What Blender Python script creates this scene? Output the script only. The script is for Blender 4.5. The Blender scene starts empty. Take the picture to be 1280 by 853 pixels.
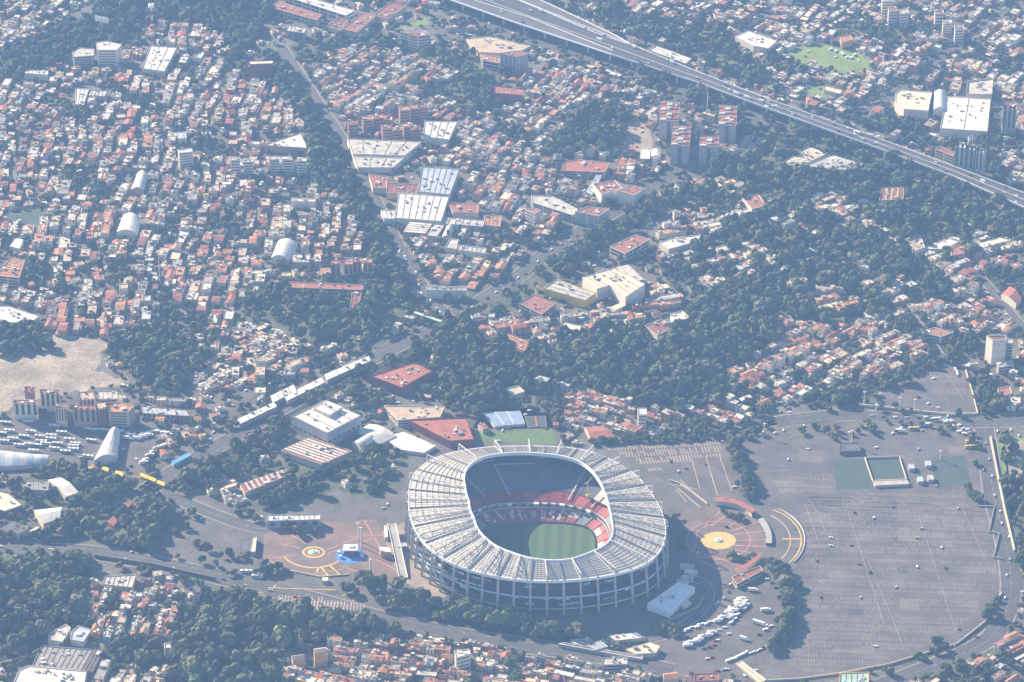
import bpy, math, random
import numpy as np
from mathutils import Vector
SC = bpy.context.scene
COL = SC.collection
RAD = math.radians

# ------------------------------------------------------------------ camera
CAM_H = 1777.0
PITCH = RAD(29.36)
FPX = 4000.0
cam_data = bpy.data.cameras.new('camera')
cam_data.sensor_width = 36.0
cam_data.lens = 36.0 * FPX / 1280.0
cam_data.clip_start = 1.0
cam_data.clip_end = 12000.0
camera = bpy.data.objects.new('camera', cam_data)
camera.location = (0, 0, CAM_H)
camera.rotation_euler = (math.pi / 2 - PITCH, 0, 0)
COL.objects.link(camera)
SC.camera = camera

# ------------------------------------------------------------------ sky, sun, exposure
SUN_EL, SUN_AZ = RAD(28.0), RAD(-50.0)          # azimuth clockwise from +Y: sun on the left, a little beyond the stadium
world = bpy.data.worlds.new('World')
SC.world = world
world.use_nodes = True
wn = world.node_tree.nodes
wn.clear()
w_out = wn.new('ShaderNodeOutputWorld')
w_bg = wn.new('ShaderNodeBackground')
w_sky = wn.new('ShaderNodeTexSky')
w_sky.sky_type = 'NISHITA'
w_sky.sun_disc = False
w_sky.sun_elevation = SUN_EL
w_sky.sun_rotation = SUN_AZ
w_sky.altitude = 2200
w_sky.dust_density = 1.5
w_bg.inputs['Strength'].default_value = 0.065
world.node_tree.links.new(w_sky.outputs[0], w_bg.inputs[0])
world.node_tree.links.new(w_bg.outputs[0], w_out.inputs[0])
sun_data = bpy.data.lights.new('sun', 'SUN')
sun_data.energy = 5.0
sun_data.angle = RAD(0.5)
sun_data.color = (1.0, 0.82, 0.58)
sun = bpy.data.objects.new('sun', sun_data)
sd = Vector((math.sin(SUN_AZ) * math.cos(SUN_EL), math.cos(SUN_AZ) * math.cos(SUN_EL), math.sin(SUN_EL)))
sun.rotation_euler = sd.to_track_quat('Z', 'Y').to_euler()
sun.location = (-600, 3200, 900)
COL.objects.link(sun)
SC.view_settings.view_transform = 'Standard'
SC.view_settings.look = 'None'
SC.view_settings.exposure = 1.85
SC.view_settings.gamma = 1.0
SC.view_settings.use_curve_mapping = False
SC.render.engine = 'CYCLES'
cy = SC.cycles
cy.max_bounces = 4
cy.diffuse_bounces = 2
cy.glossy_bounces = 1
cy.transmission_bounces = 1
cy.volume_bounces = 0
cy.transparent_max_bounces = 4
cy.use_denoising = True
cy.denoiser = 'OPENIMAGEDENOISE'
cy.denoising_input_passes = 'RGB_ALBEDO_NORMAL'
SC.render.film_transparent = False
SC.cycles.pixel_filter_type = 'BLACKMAN_HARRIS'
SC.cycles.filter_width = 1.5

# ------------------------------------------------------------------ pixel <-> world (photo is 1280 x 853)
CP, SP = math.cos(PITCH), math.sin(PITCH)
def P(px, py, z=0.0):
    dx, dy = (px - 640.0) / FPX, (426.5 - py) / FPX
    d = (dx, CP + dy * SP, -SP + dy * CP)
    t = (z - CAM_H) / d[2]
    return np.array((d[0] * t, d[1] * t, z))
def PX(x, y, z=0.0):
    """world -> photo pixel (arrays allowed)"""
    zc = z - CAM_H
    f = y * CP - zc * SP
    u = y * SP + zc * CP
    return 640.0 + FPX * x / f, 426.5 - FPX * u / f
def PP(poly, z=0.0):
    return [P(a, b, z) for a, b in poly]
def inside(poly, x, y):
    """vectorised point in polygon (pixel space)"""
    x = np.asarray(x, float); y = np.asarray(y, float)
    r = np.zeros(x.shape, bool)
    n = len(poly)
    j = n - 1
    for i in range(n):
        xi, yi = poly[i][0], poly[i][1]
        xj, yj = poly[j][0], poly[j][1]
        if yi != yj:
            c = ((yi > y) != (yj > y)) & (x < (xj - xi) * (y - yi) / (yj - yi) + xi)
            r ^= c
        j = i
    return r

# ------------------------------------------------------------------ materials
MATS = {}
def mat(name, col, rough=0.85, var=0.18, scale=0.15, metal=0.0, rand=0.0, fine=0.0, emit=0.0):
    """principled material whose own colour varies by a world-position noise (wear, stains) and per object"""
    if name in MATS:
        return MATS[name]
    m = bpy.data.materials.new(name)
    m.use_nodes = True
    nt = m.node_tree
    b = nt.nodes['Principled BSDF']
    b.inputs['Roughness'].default_value = rough
    b.inputs['Metallic'].default_value = metal
    b.inputs['Specular IOR Level'].default_value = 0.25
    if var > 0:
        g = nt.nodes.new('ShaderNodeNewGeometry')
        n = nt.nodes.new('ShaderNodeTexNoise')
        n.inputs['Scale'].default_value = scale
        n.inputs['Detail'].default_value = 3.0
        n.inputs['Roughness'].default_value = 0.65
        nt.links.new(g.outputs['Position'], n.inputs['Vector'])
        mr = nt.nodes.new('ShaderNodeMapRange')
        mr.inputs['From Min'].default_value = 0.3
        mr.inputs['From Max'].default_value = 0.7
        mr.inputs['To Min'].default_value = 1 - var
        mr.inputs['To Max'].default_value = 1 + var
        nt.links.new(n.outputs['Fac'], mr.inputs['Value'])
        src = mr.outputs[0]
        if fine > 0:
            n2 = nt.nodes.new('ShaderNodeTexNoise')
            n2.inputs['Scale'].default_value = scale * 11
            n2.inputs['Detail'].default_value = 2.0
            nt.links.new(g.outputs['Position'], n2.inputs['Vector'])
            q2 = nt.nodes.new('ShaderNodeMapRange')
            q2.inputs['From Min'].default_value = 0.3; q2.inputs['From Max'].default_value = 0.7
            q2.inputs['To Min'].default_value = 1 - fine; q2.inputs['To Max'].default_value = 1 + fine
            nt.links.new(n2.outputs['Fac'], q2.inputs['Value'])
            m3 = nt.nodes.new('ShaderNodeMath'); m3.operation = 'MULTIPLY'
            nt.links.new(src, m3.inputs[0]); nt.links.new(q2.outputs[0], m3.inputs[1])
            src = m3.outputs[0]
        if rand > 0:
            oi = nt.nodes.new('ShaderNodeObjectInfo')
            m2 = nt.nodes.new('ShaderNodeMapRange')
            m2.inputs['To Min'].default_value = 1 - rand
            m2.inputs['To Max'].default_value = 1 + rand
            nt.links.new(oi.outputs['Random'], m2.inputs['Value'])
            mm = nt.nodes.new('ShaderNodeMath'); mm.operation = 'MULTIPLY'
            nt.links.new(src, mm.inputs[0]); nt.links.new(m2.outputs[0], mm.inputs[1])
            src = mm.outputs[0]
        vm = nt.nodes.new('ShaderNodeVectorMath'); vm.operation = 'SCALE'
        vm.inputs[0].default_value = col
        nt.links.new(src, vm.inputs['Scale'])
        nt.links.new(vm.outputs[0], b.inputs['Base Color'])
    else:
        b.inputs['Base Color'].default_value = (*col, 1)
    MATS[name] = m
    return m

# ------------------------------------------------------------------ mesh builder
class MB:
    def __init__(self):
        self.v, self.f, self.m, self.mats = [], [], [], []
    def mi(self, m):
        if m not in self.mats:
            self.mats.append(m)
        return self.mats.index(m)
    def face(self, pts, m):
        i = len(self.v)
        self.v.extend([tuple(map(float, p)) for p in pts])
        self.f.append(tuple(range(i, i + len(pts))))
        self.m.append(self.mi(m))
    def box(self, c, s, m, rot=0.0, top=None):
        """c = centre of the base, s = full sizes"""
        x, y, z = c; a, b, h = s[0] / 2, s[1] / 2, s[2]
        co, si = math.cos(rot), math.sin(rot)
        i = len(self.v)
        for dz in (0, h):
            for dx, dy in ((-a, -b), (a, -b), (a, b), (-a, b)):
                self.v.append((x + dx * co - dy * si, y + dx * si + dy * co, z + dz))
        k = self.mi(m); t = self.mi(top) if top else k
        for q, mm in (((0, 3, 2, 1), k), ((4, 5, 6, 7), t), ((0, 1, 5, 4), k), ((1, 2, 6, 5), k), ((2, 3, 7, 6), k), ((3, 0, 4, 7), k)):
            self.f.append(tuple(i + n for n in q)); self.m.append(mm)
    def prism(self, poly, z0, z1, m, top=None, cap=True):
        poly = ccw(poly)
        n = len(poly); i = len(self.v); k = self.mi(m); t = self.mi(top) if top else k
        for z in (z0, z1):
            for p in poly:
                self.v.append((float(p[0]), float(p[1]), float(z)))
        for a in range(n):
            b = (a + 1) % n
            self.f.append((i + a, i + b, i + n + b, i + n + a)); self.m.append(k)
        if cap:
            self.f.append(tuple(i + n + a for a in range(n))); self.m.append(t)
            self.f.append(tuple(i + a for a in reversed(range(n)))); self.m.append(k)
    def bar(self, p, q, w, m, h=None, sides=4):
        """square bar between two points"""
        p = Vector(p); q = Vector(q); d = (q - p)
        if d.length < 1e-6: return
        d.normalize()
        up = Vector((0, 0, 1)) if abs(d.z) < 0.95 else Vector((1, 0, 0))
        s = d.cross(up).normalized(); u = s.cross(d).normalized()
        h = w if h is None else h
        i = len(self.v); k = self.mi(m)
        for e in (p, q):
            for a, b in ((-1, -1), (1, -1), (1, 1), (-1, 1)):
                self.v.append(tuple(e + s * (a * w / 2) + u * (b * h / 2)))
        for f in ((0, 1, 2, 3), (7, 6, 5, 4), (0, 4, 5, 1), (1, 5, 6, 2), (2, 6, 7, 3), (3, 7, 4, 0)):
            self.f.append(tuple(i + n for n in f)); self.m.append(k)
    def cyl(self, c, r, h, m, n=10, top=None, r2=None):
        r2 = r if r2 is None else r2
        i = len(self.v); k = self.mi(m); t = self.mi(top) if top else k
        for z, rr in ((0, r), (h, r2)):
            for a in range(n):
                an = 2 * math.pi * a / n
                self.v.append((c[0] + rr * math.cos(an), c[1] + rr * math.sin(an), c[2] + z))
        for a in range(n):
            b = (a + 1) % n
            self.f.append((i + a, i + b, i + n + b, i + n + a)); self.m.append(k)
        self.f.append(tuple(i + n + a for a in range(n))); self.m.append(t)
    def build(self, name, parent=None, loc=None):
        me = bpy.data.meshes.new(name)
        me.from_pydata(self.v, [], self.f)
        for m in self.mats:
            me.materials.append(m)
        me.polygons.foreach_set('material_index', np.array(self.m, np.int32))
        me.update()
        o = bpy.data.objects.new(name, me)
        COL.objects.link(o)
        if parent is not None:
            o.parent = parent
        if loc is not None:
            o.location = loc
        return o
def ccw(poly):
    a = 0
    for i in range(len(poly)):
        p, q = poly[i], poly[(i + 1) % len(poly)]
        a += p[0] * q[1] - q[0] * p[1]
    return list(poly) if a > 0 else list(reversed(poly))
def tag(o, label=None, cat=None, group=None, kind=None):
    if label: o['label'] = label
    if cat: o['category'] = cat
    if group: o['group'] = group
    if kind: o['kind'] = kind
    return o
def thing(name, label, cat, loc=(0, 0, 0), rotz=0.0, group=None):
    o = bpy.data.objects.new(name, None)
    COL.objects.link(o)
    o.location = loc
    o.rotation_euler = (0, 0, rotz)
    return tag(o, label, cat, group)
def copy_tree(o, parent=None):
    c = o.copy(); COL.objects.link(c)
    if parent is not None: c.parent = parent
    for ch in KIDS.get(o.name, ()):
        copy_tree(ch, c)
    return c
KIDS = {}
def kids(o, *ch):
    KIDS.setdefault(o.name, []).extend(ch)
def sheet(name, poly_px, z, m, kind='structure', jit=0.0):
    mb = MB()
    pts = ccw(PP(poly_px, z))
    if jit:
        r = random.Random(len(poly_px)); q = []
        for a, b in zip(pts, pts[1:] + pts[:1]):
            for k in range(6):
                q.append(a + (b - a) * k / 6 + np.array((r.gauss(0, jit), r.gauss(0, jit), 0)) * (k > 0))
        pts = q
    mb.face(pts, m)
    o = mb.build(name)
    return tag(o, kind=kind)
ORD = ['zeroth', 'first', 'second', 'third', 'fourth', 'fifth', 'sixth', 'seventh', 'eighth', 'ninth', 'tenth', 'eleventh', 'twelfth']
def ordinal(n):
    if n < len(ORD): return ORD[n]
    s = 'th' if 10 <= n % 100 <= 20 else {1: 'st', 2: 'nd', 3: 'rd'}.get(n % 10, 'th')
    return f'{n}{s}'

# ------------------------------------------------------------------ haze and ground
def haze():
    mb = MB()
    m = bpy.data.materials.new('haze_air'); m.use_nodes = True
    nt = m.node_tree; nt.nodes.clear()
    out = nt.nodes.new('ShaderNodeOutputMaterial')
    pv = nt.nodes.new('ShaderNodeVolumePrincipled')
    pv.inputs['Color'].default_value = (0.29, 0.53, 1.0, 1)
    pv.inputs['Density'].default_value = 0.76e-4
    pv.inputs['Anisotropy'].default_value = 0.0
    nt.links.new(pv.outputs[0], out.inputs['Volume'])
    mb.box((0, 2700, -1.0), (5200, 6000, CAM_H + 14.0), m)
    return tag(mb.build('haze'), kind='stuff')
haze()
# ------------------------------------------------------------------ ground
ground_mat = mat('ground_dirt', (0.12, 0.11, 0.095), 0.95, 0.35, 0.025, fine=.3)
mb = MB(); mb.face([(-2500, 500, 0), (2500, 500, 0), (2500, 5600, 0), (-2500, 5600, 0)], ground_mat)
tag(mb.build('ground'), kind='structure')

# ------------------------------------------------------------------ stadium
STC = P(672, 681)
Z_IN, Z_OUT = 44.0, 38.0
def polar(trace, z, sig=4.0):
    """radius about the stadium centre as a smooth closed function of the angle"""
    pts = np.array([P(480 + a / 3.282, 530 + b / 3.282, z)[:2] - STC[:2] for a, b in trace])
    th = np.degrees(np.arctan2(pts[:, 1], pts[:, 0])); r = np.hypot(pts[:, 0], pts[:, 1])
    g = np.arange(-180.0, 180.0)
    k = np.argsort(th)
    v = np.interp(g, th[k], r[k], period=360.0)
    w = np.exp(-0.5 * (((g + 180) % 360 - 180) / sig) ** 2); w /= w.sum()
    v = np.real(np.fft.ifft(np.fft.fft(v) * np.fft.fft(np.fft.ifftshift(w))))
    gg = np.append(g, 180.0); vv = np.append(v, v[0])
    return lambda t: float(np.interp((math.degrees(t) + 180) % 360 - 180, gg, vv))
OUT_T = [(105,290),(108,250),(125,205),(165,165),(215,140),(270,120),(330,110),(400,100),(500,95),(600,94),(700,96),(780,102),(860,118),(930,150),(1000,190),(1055,235),(1095,290),(1125,340),(1148,400),(1152,460),(1138,510),(1100,556),(1045,588),(955,613),(860,630),(750,640),(650,643),(560,638),(450,622),(370,603),(300,580),(240,548),(185,505),(140,450),(115,390),(104,340)]
IN_T = [(330,205),(328,230),(335,260),(350,320),(370,390),(395,450),(425,480),(460,507),(520,530),(570,548),(640,562),(700,565),(770,560),(830,538),(880,518),(915,500),(938,465),(940,430),(933,390),(922,340),(905,285),(880,230),(845,185),(800,155),(740,136),(670,126),(600,121),(540,120),(470,125),(420,132),(375,150),(345,175)]
r_out = polar(OUT_T, Z_OUT); r_in = polar(IN_T, Z_IN)
def r_pitch(t, a=59.0, b=39.0, n=3.2):
    return (abs(math.cos(t) / a) ** n + abs(math.sin(t) / b) ** n) ** (-1 / n)

M_roof_a = mat('roof_sheet_pale', (0.55, 0.50, 0.42), 0.6, 0.07, 0.08)
M_roof_b = mat('roof_sheet_grey', (0.48, 0.44, 0.38), 0.6, 0.1, 0.1)
M_roof_c = mat('roof_sheet_tan', (0.47, 0.42, 0.35), 0.7, 0.1, 0.1)
M_steel = mat('white_steel', (0.62, 0.60, 0.56), 0.5, 0.08, 0.3)
M_steel_d = mat('grey_steel', (0.22, 0.23, 0.25), 0.5, 0.1, 0.3)
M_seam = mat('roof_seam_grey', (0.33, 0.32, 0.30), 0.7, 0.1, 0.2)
M_conc = mat('raw_concrete', (0.34, 0.32, 0.30), 0.9, 0.2, 0.1)
M_col = mat('column_concrete', (0.43, 0.41, 0.38), 0.9, 0.15, 0.1)
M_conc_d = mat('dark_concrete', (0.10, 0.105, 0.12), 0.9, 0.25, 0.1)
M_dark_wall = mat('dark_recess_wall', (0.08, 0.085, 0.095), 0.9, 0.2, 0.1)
M_blue = mat('pale_blue_paint', (0.46, 0.62, 0.82), 0.6, 0.1, 0.2)
M_cream = mat('cream_paint', (0.68, 0.62, 0.5), 0.7, 0.1, 0.2)
M_white = mat('white_paint', (0.78, 0.77, 0.74), 0.7, 0.08, 0.2)
M_red_seat = mat('red_seats', (0.33, 0.085, 0.075), 0.7, 0.25, 0.3)
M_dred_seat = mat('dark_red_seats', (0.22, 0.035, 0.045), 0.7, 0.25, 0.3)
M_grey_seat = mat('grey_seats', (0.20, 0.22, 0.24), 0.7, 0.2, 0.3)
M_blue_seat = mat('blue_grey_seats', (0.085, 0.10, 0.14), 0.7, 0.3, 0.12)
M_white_seat = mat('white_seats', (0.55, 0.53, 0.5), 0.7, 0.2, 0.3)
M_cream_step = mat('bare_concrete_steps', (0.56, 0.50, 0.42), 0.8, 0.15, 0.2)
M_yellow = mat('yellow_paint', (0.72, 0.46, 0.06), 0.6, 0.1, 0.2)

stadium = thing('stadium', 'huge oval football stadium with pale ribbed roof and white roof trusses', 'stadium', tuple(STC))
def pol(t, r, z): return (r * math.cos(t), r * math.sin(t), z)
def ring(mb, radii, zs, mats, n=192, t0=0.0, t1=2 * math.pi, flip=False):
    """surface of revolution-like strip: radii = list of functions of t, zs heights (number or function)"""
    for i in range(n):
        a = t0 + (t1 - t0) * i / n; b = t0 + (t1 - t0) * (i + 1) / n
        for k in range(len(radii) - 1):
            za = [z(a) if callable(z) else z for z in (zs[k], zs[k + 1])]
            zb = [z(b) if callable(z) else z for z in (zs[k], zs[k + 1])]
            q = [pol(a, radii[k](a), za[0]), pol(a, radii[k + 1](a), za[1]), pol(b, radii[k + 1](b), zb[1]), pol(b, radii[k](b), zb[0])]
            mb.face(q, mats[k] if isinstance(mats, list) else mats)
def lerp_r(s): return lambda t: r_in(t) + s * (r_out(t) - r_in(t))
def roof_z(s): return Z_IN + s * (Z_OUT - Z_IN)
# roof sheet: ten rings of panels, every panel its own tone
rng = random.Random(5)
NT = 48
mb = MB()
NR = 10
for i in range(NT * 3):
    a = 2 * math.pi * i / (NT * 3); b = 2 * math.pi * (i + 1) / (NT * 3)
    for k in range(NR):
        s0, s1 = k / NR, (k + 1) / NR
        m = ([M_roof_a, M_roof_a, M_roof_b, M_roof_a, M_roof_c][(k * 3 + (i // 12) * 2) % 5] if rng.random() > .1 else M_roof_c)
        for (u, v, dz) in ((s0, s1, 0),):
            top = [pol(a, lerp_r(u)(a), roof_z(u) + 0.4), pol(a, lerp_r(v)(a), roof_z(v)), pol(b, lerp_r(v)(b), roof_z(v)), pol(b, lerp_r(u)(b), roof_z(u) + 0.4)]
            mb.face(top, m)
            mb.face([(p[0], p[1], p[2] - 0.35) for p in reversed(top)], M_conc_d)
mb.build('roof_sheet', stadium)
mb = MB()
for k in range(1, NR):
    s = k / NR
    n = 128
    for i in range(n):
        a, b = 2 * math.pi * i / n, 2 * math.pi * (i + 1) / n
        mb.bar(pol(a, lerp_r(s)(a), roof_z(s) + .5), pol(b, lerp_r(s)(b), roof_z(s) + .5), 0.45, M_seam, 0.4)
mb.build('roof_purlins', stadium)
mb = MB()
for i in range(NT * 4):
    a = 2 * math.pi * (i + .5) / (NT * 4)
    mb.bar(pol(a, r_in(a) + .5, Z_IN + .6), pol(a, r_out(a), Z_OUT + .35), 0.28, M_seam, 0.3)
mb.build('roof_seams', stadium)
# rim of the opening and outer fascia
mb = MB()
ring(mb, [lambda t: r_in(t), lambda t: r_in(t) - 0.4, lambda t: r_in(t) - 1.2, lambda t: r_in(t) - 1.2, lambda t: r_in(t)], [Z_IN + 1.6, Z_IN + 1.8, Z_IN + 1.6, Z_IN - 2.2, Z_IN - 2.2], M_white)
ring(mb, [lambda t: r_in(t), lambda t: r_in(t) + 1.0], [Z_IN + 1.6, Z_IN + 0.5], M_white)
mb.build('roof_rim', stadium)
mb = MB()
ring(mb, [lambda t: r_out(t), lambda t: r_out(t) + 0.9, lambda t: r_out(t) + 0.9, lambda t: r_out(t)], [Z_OUT + 0.5, Z_OUT + 0.5, Z_OUT - 2.6, Z_OUT - 2.6], M_white)
mb.build('roof_fascia', stadium)
# trusses, columns
TR_H = 8.0
for i in range(NT):
    t = 2 * math.pi * (i + 0.5) / NT
    ro, ri = r_out(t), r_in(t)
    mb = MB()
    if i % 2 == 0:
        nb = 9
        bot = [pol(t, ri + (ro - ri) * s / nb, roof_z(s / nb) + 1.0) for s in range(nb + 1)]
        topp = [pol(t, ri + 0.5 + (ro + 1.5 - ri) * s / nb, roof_z(s / nb) + 2.2 + (TR_H - 2.2) * min(1.0, s / nb) ** 0.8) for s in range(nb + 1)]
        for s in range(nb):
            mb.bar(bot[s], bot[s + 1], 0.6, M_steel)
            mb.bar(topp[s], topp[s + 1], 0.7, M_steel)
            mb.bar(topp[s], bot[s + 1] if s % 2 == 0 else bot[s], 0.42, M_steel)
            if s % 2 == 0:
                mb.bar(bot[s + 1], topp[s + 1 if s + 1 < nb else nb], 0.42, M_steel)
            else:
                mb.bar(bot[s], topp[s + 1], 0.42, M_steel)
        mb.bar(topp[nb], pol(t, ro + 3.2, Z_OUT + 1.2), 0.95, M_steel)
        mb.bar(pol(t, ro + 3.2, Z_OUT + 1.2), pol(t, ro + 0.2, Z_OUT - 1.0), 0.8, M_steel)
        mb.bar(bot[0], topp[0], 0.6, M_steel)
        mb.build('roof_truss', stadium)
    else:
        mb.bar(pol(t, ri + 1, Z_IN + 1.3), pol(t, ro + 0.5, Z_OUT + 0.9), 0.8, M_steel_d, 1.2)
        mb.build('roof_rib', stadium)
    mb = MB()
    rb = ro + 4.5
    for (w, d, r0_, z0_, r1_, z1_) in ((1.1, 2.4, rb, 0.0, ro + 1.2, Z_OUT - 2.6),):
        c0 = pol(t, r0_, z0_); c1 = pol(t, r1_, z1_)
        mb.bar(c0, c1, w, M_col, d)
    mb.bar(pol(t, ro + 2.0, Z_OUT - 8.0), pol(t, ro - 9.0, Z_OUT - 6.0), 0.9, M_conc)
    mb.build('column', stadium)
# decks round the facade
def deck(name, z, th, w_in, w_out, m):
    mb = MB()
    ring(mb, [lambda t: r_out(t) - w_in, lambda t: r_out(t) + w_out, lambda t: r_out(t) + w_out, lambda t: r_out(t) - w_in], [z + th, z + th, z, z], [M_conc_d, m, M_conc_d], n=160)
    return mb.build(name, stadium)
deck('gallery_deck', 5.6, 1.3, 11.0, 2.8, M_cream)
deck('gallery_deck', 18.0, 1.7, 11.0, 1.6, M_blue)
deck('gallery_deck', 12.0, 0.7, 11.0, -2.5, M_conc_d)
deck('gallery_deck', 27.0, 0.8, 11.0, -3.0, M_conc_d)
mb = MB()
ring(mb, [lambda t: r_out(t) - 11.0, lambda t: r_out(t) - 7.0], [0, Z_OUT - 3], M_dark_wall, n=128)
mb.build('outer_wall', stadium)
for i in range(70):
    t = rng.uniform(math.pi * .95, 2 * math.pi * 1.02); z = rng.choice([7.2, 12.9, 20.5, 28.1])
    r = r_out(t) - rng.uniform(1.5, 5.0); w = rng.uniform(3, 11)
    mb = MB(); mb.box(pol(t, r, z), (1.2, w, rng.uniform(1.2, 2.8)), rng.choice([M_white, M_conc, M_roof_b, M_blue, M_cream]), t)
    mb.build('gallery_kiosk', stadium)
# bowl
def r_s(s): return lambda t: r_pitch(t) + s * (r_out(t) - 7.0 - r_pitch(t))
LOW0, LOW1, UP0, UP1 = 0.03, 0.225, 0.255, 1.0
def blocks(name, s0, s1, z0, z1, nseg, pick, parent, aisle=True):
    st = parent
    for i in range(nseg):
        t0, t1 = 2 * math.pi * i / nseg, 2 * math.pi * (i + 1) / nseg
        mb = MB()
        pick(mb, i, t0, t1, s0, s1, z0, z1)
        mb.build('seat_block', st)
def rows(mb, t0, t1, s0, s1, z0, z1, m, nr=2, step=True, n=4):
    rad = [r_s(s0 + (s1 - s0) * k / nr) for k in range(nr + 1)]; zs = [z0 + (z1 - z0) * k / nr for k in range(nr + 1)]
    ring(mb, rad, zs, m, n=n, t0=t0, t1=t1)
upper = MB(); lower = MB()
ring(lower, [r_s(0.0), r_s(LOW0), r_s(LOW0)], [0.1, 0.1, 1.4], M_conc)
ring(lower, [r_s(LOW0), r_s(LOW1)], [1.0, 7.0], M_conc_d)
lower = lower.build('lower_stand', stadium)
ring(upper, [r_s(LOW1), r_s(LOW1), r_s(LOW1 + 0.012), r_s(LOW1 + 0.012), r_s(UP0), r_s(UP0)], [7.6, 8.7, 8.7, 10.8, 11.4, 13.2], [M_white, M_conc, M_conc_d, M_conc_d, M_white])
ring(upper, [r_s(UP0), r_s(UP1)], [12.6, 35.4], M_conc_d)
upper = upper.build('upper_stand', stadium)
def deg(t): return (math.degrees(t) + 180) % 360 - 180
def pick_low(mb, i, t0, t1, s0, s1, z0, z1):
    d = deg((t0 + t1) / 2)
    g = 0.06 * (t1 - t0)
    r = random.Random(i)
    if 55 < d < 150:
        rows(mb, t0 + g, t1 - g, s0, s1, z0, z1, M_red_seat)
        # big white figures picked out in white seats
        for q in range(7):
            u = r.uniform(0.05, 0.8); v = r.uniform(0.08, 0.75)
            a = t0 + g + (t1 - t0 - 2 * g) * u; b = a + (t1 - t0) * r.choice([0.08, 0.12, 0.22])
            sa = s0 + (s1 - s0) * v; sb = min(s1, sa + (s1 - s0) * r.choice([0.12, 0.25, 0.5]))
            ring(mb, [r_s(sa), r_s(sb)], [z0 + (z1 - z0) * v + 0.35, z0 + (z1 - z0) * (sb - s0) / (s1 - s0) + 0.35], M_white_seat, n=1, t0=a, t1=min(b, t1 - g))
    else:
        k = i % 5
        if k in (0, 2): rows(mb, t0 + g, t1 - g, s0, s1, z0, z1, M_red_seat)
        elif k == 1:
            rows(mb, t0 + g, t1 - g, s0, s0 + (s1 - s0) * 0.55, z0, z0 + (z1 - z0) * 0.55, M_white_seat)
            rows(mb, t0 + g, t1 - g, s0 + (s1 - s0) * 0.55, s1, z0 + (z1 - z0) * 0.55, z1, M_red_seat)
        elif k == 3: rows(mb, t0 + g, t1 - g, s0, s1, z0, z1, M_grey_seat)
        else:
            rows(mb, t0 + g, t1 - g, s0, s0 + (s1 - s0) * 0.5, z0, z0 + (z1 - z0) * 0.5, M_red_seat)
            rows(mb, t0 + g, t1 - g, s0 + (s1 - s0) * 0.5, s1, z0 + (z1 - z0) * 0.5, z1, M_white_seat)
blocks('seat_block', LOW0 + 0.004, LOW1 - 0.01, 1.6, 7.4, 32, pick_low, lower)
def pick_up1(mb, i, t0, t1, s0, s1, z0, z1):
    d = deg((t0 + t1) / 2); g = 0.03 * (t1 - t0)
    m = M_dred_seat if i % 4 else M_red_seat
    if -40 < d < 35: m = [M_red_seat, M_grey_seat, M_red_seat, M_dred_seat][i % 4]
    rows(mb, t0 + g, t1 - g, s0, s1, z0, z1, m, 2)
ZU0, ZU1 = 13.4, 36.2
SM = UP0 + (UP1 - UP0) * 0.22
blocks('seat_block', UP0 + 0.004, SM, ZU0, ZU0 + (ZU1 - ZU0) * 0.22, 32, pick_up1, upper)
def pick_up2(mb, i, t0, t1, s0, s1, z0, z1):
    d = deg((t0 + t1) / 2); g = 0.02 * (t1 - t0)
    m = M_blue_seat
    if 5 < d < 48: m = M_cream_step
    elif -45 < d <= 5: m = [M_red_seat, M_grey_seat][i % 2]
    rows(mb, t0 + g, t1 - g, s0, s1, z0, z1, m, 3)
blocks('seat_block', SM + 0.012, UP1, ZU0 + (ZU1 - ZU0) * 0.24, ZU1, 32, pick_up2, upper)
# pale aisles and walkway kerbs on the upper tier
def up_z(s): return ZU0 + (ZU1 - ZU0) * (s - UP0) / (UP1 - UP0) + 1.4
for (d, s0, s1) in ((131, .36, .95), (113, .34, .8), (146, .3, .9), (62, .3, .9), (40, .28, .9)):
    mb = MB(); t = RAD(d)
    mb.bar(pol(t, r_s(s0)(t), up_z(s0)), pol(t, r_s(s1)(t), up_z(s1)), 1.0, M_white_seat, 0.6); mb.build('aisle', upper)
mb = MB()
for (d0, d1, s) in ((92, 113, .8), (68, 91, .9), (113, 130, .86)):
    for k in range(6):
        a, b = RAD(d0 + (d1 - d0) * k / 6), RAD(d0 + (d1 - d0) * (k + 1) / 6)
        mb.bar(pol(a, r_s(s)(a), up_z(s)), pol(b, r_s(s)(b), up_z(s)), 0.9, M_white_seat, 0.8)
mb.build('walkway_kerb', upper)
for k in range(16):
    d = 40 + k * 8.5
    t = RAD(d)
    mb = MB(); mb.box(pol(t, r_s(0.235)(t), 10.6), (3.0, 5.0, 2.4), M_conc if k % 3 else M_white, t); mb.build('club_box', upper)
# pitch
M_pitch = bpy.data.materials.new('pitch_turf'); M_pitch.use_nodes = True
nt = M_pitch.node_tree; b_ = nt.nodes['Principled BSDF']; b_.inputs['Roughness'].default_value = 0.9
g_ = nt.nodes.new('ShaderNodeTexCoord'); s_ = nt.nodes.new('ShaderNodeSeparateXYZ'); nt.links.new(g_.outputs['Object'], s_.inputs[0])
m_ = nt.nodes.new('ShaderNodeMath'); m_.operation = 'MULTIPLY'; m_.inputs[1].default_value = 2 * math.pi / 13.0; nt.links.new(s_.outputs[0], m_.inputs[0])
n_ = nt.nodes.new('ShaderNodeMath'); n_.operation = 'SINE'; nt.links.new(m_.outputs[0], n_.inputs[0])
r_ = nt.nodes.new('ShaderNodeMapRange'); r_.inputs['From Min'].default_value = -0.3; r_.inputs['From Max'].default_value = 0.3; nt.links.new(n_.outputs[0], r_.inputs['Value'])
x_ = nt.nodes.new('ShaderNodeMix'); x_.data_type = 'RGBA'; x_.inputs[6].default_value = (0.04, 0.085, 0.035, 1); x_.inputs[7].default_value = (0.06, 0.12, 0.045, 1)
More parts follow.
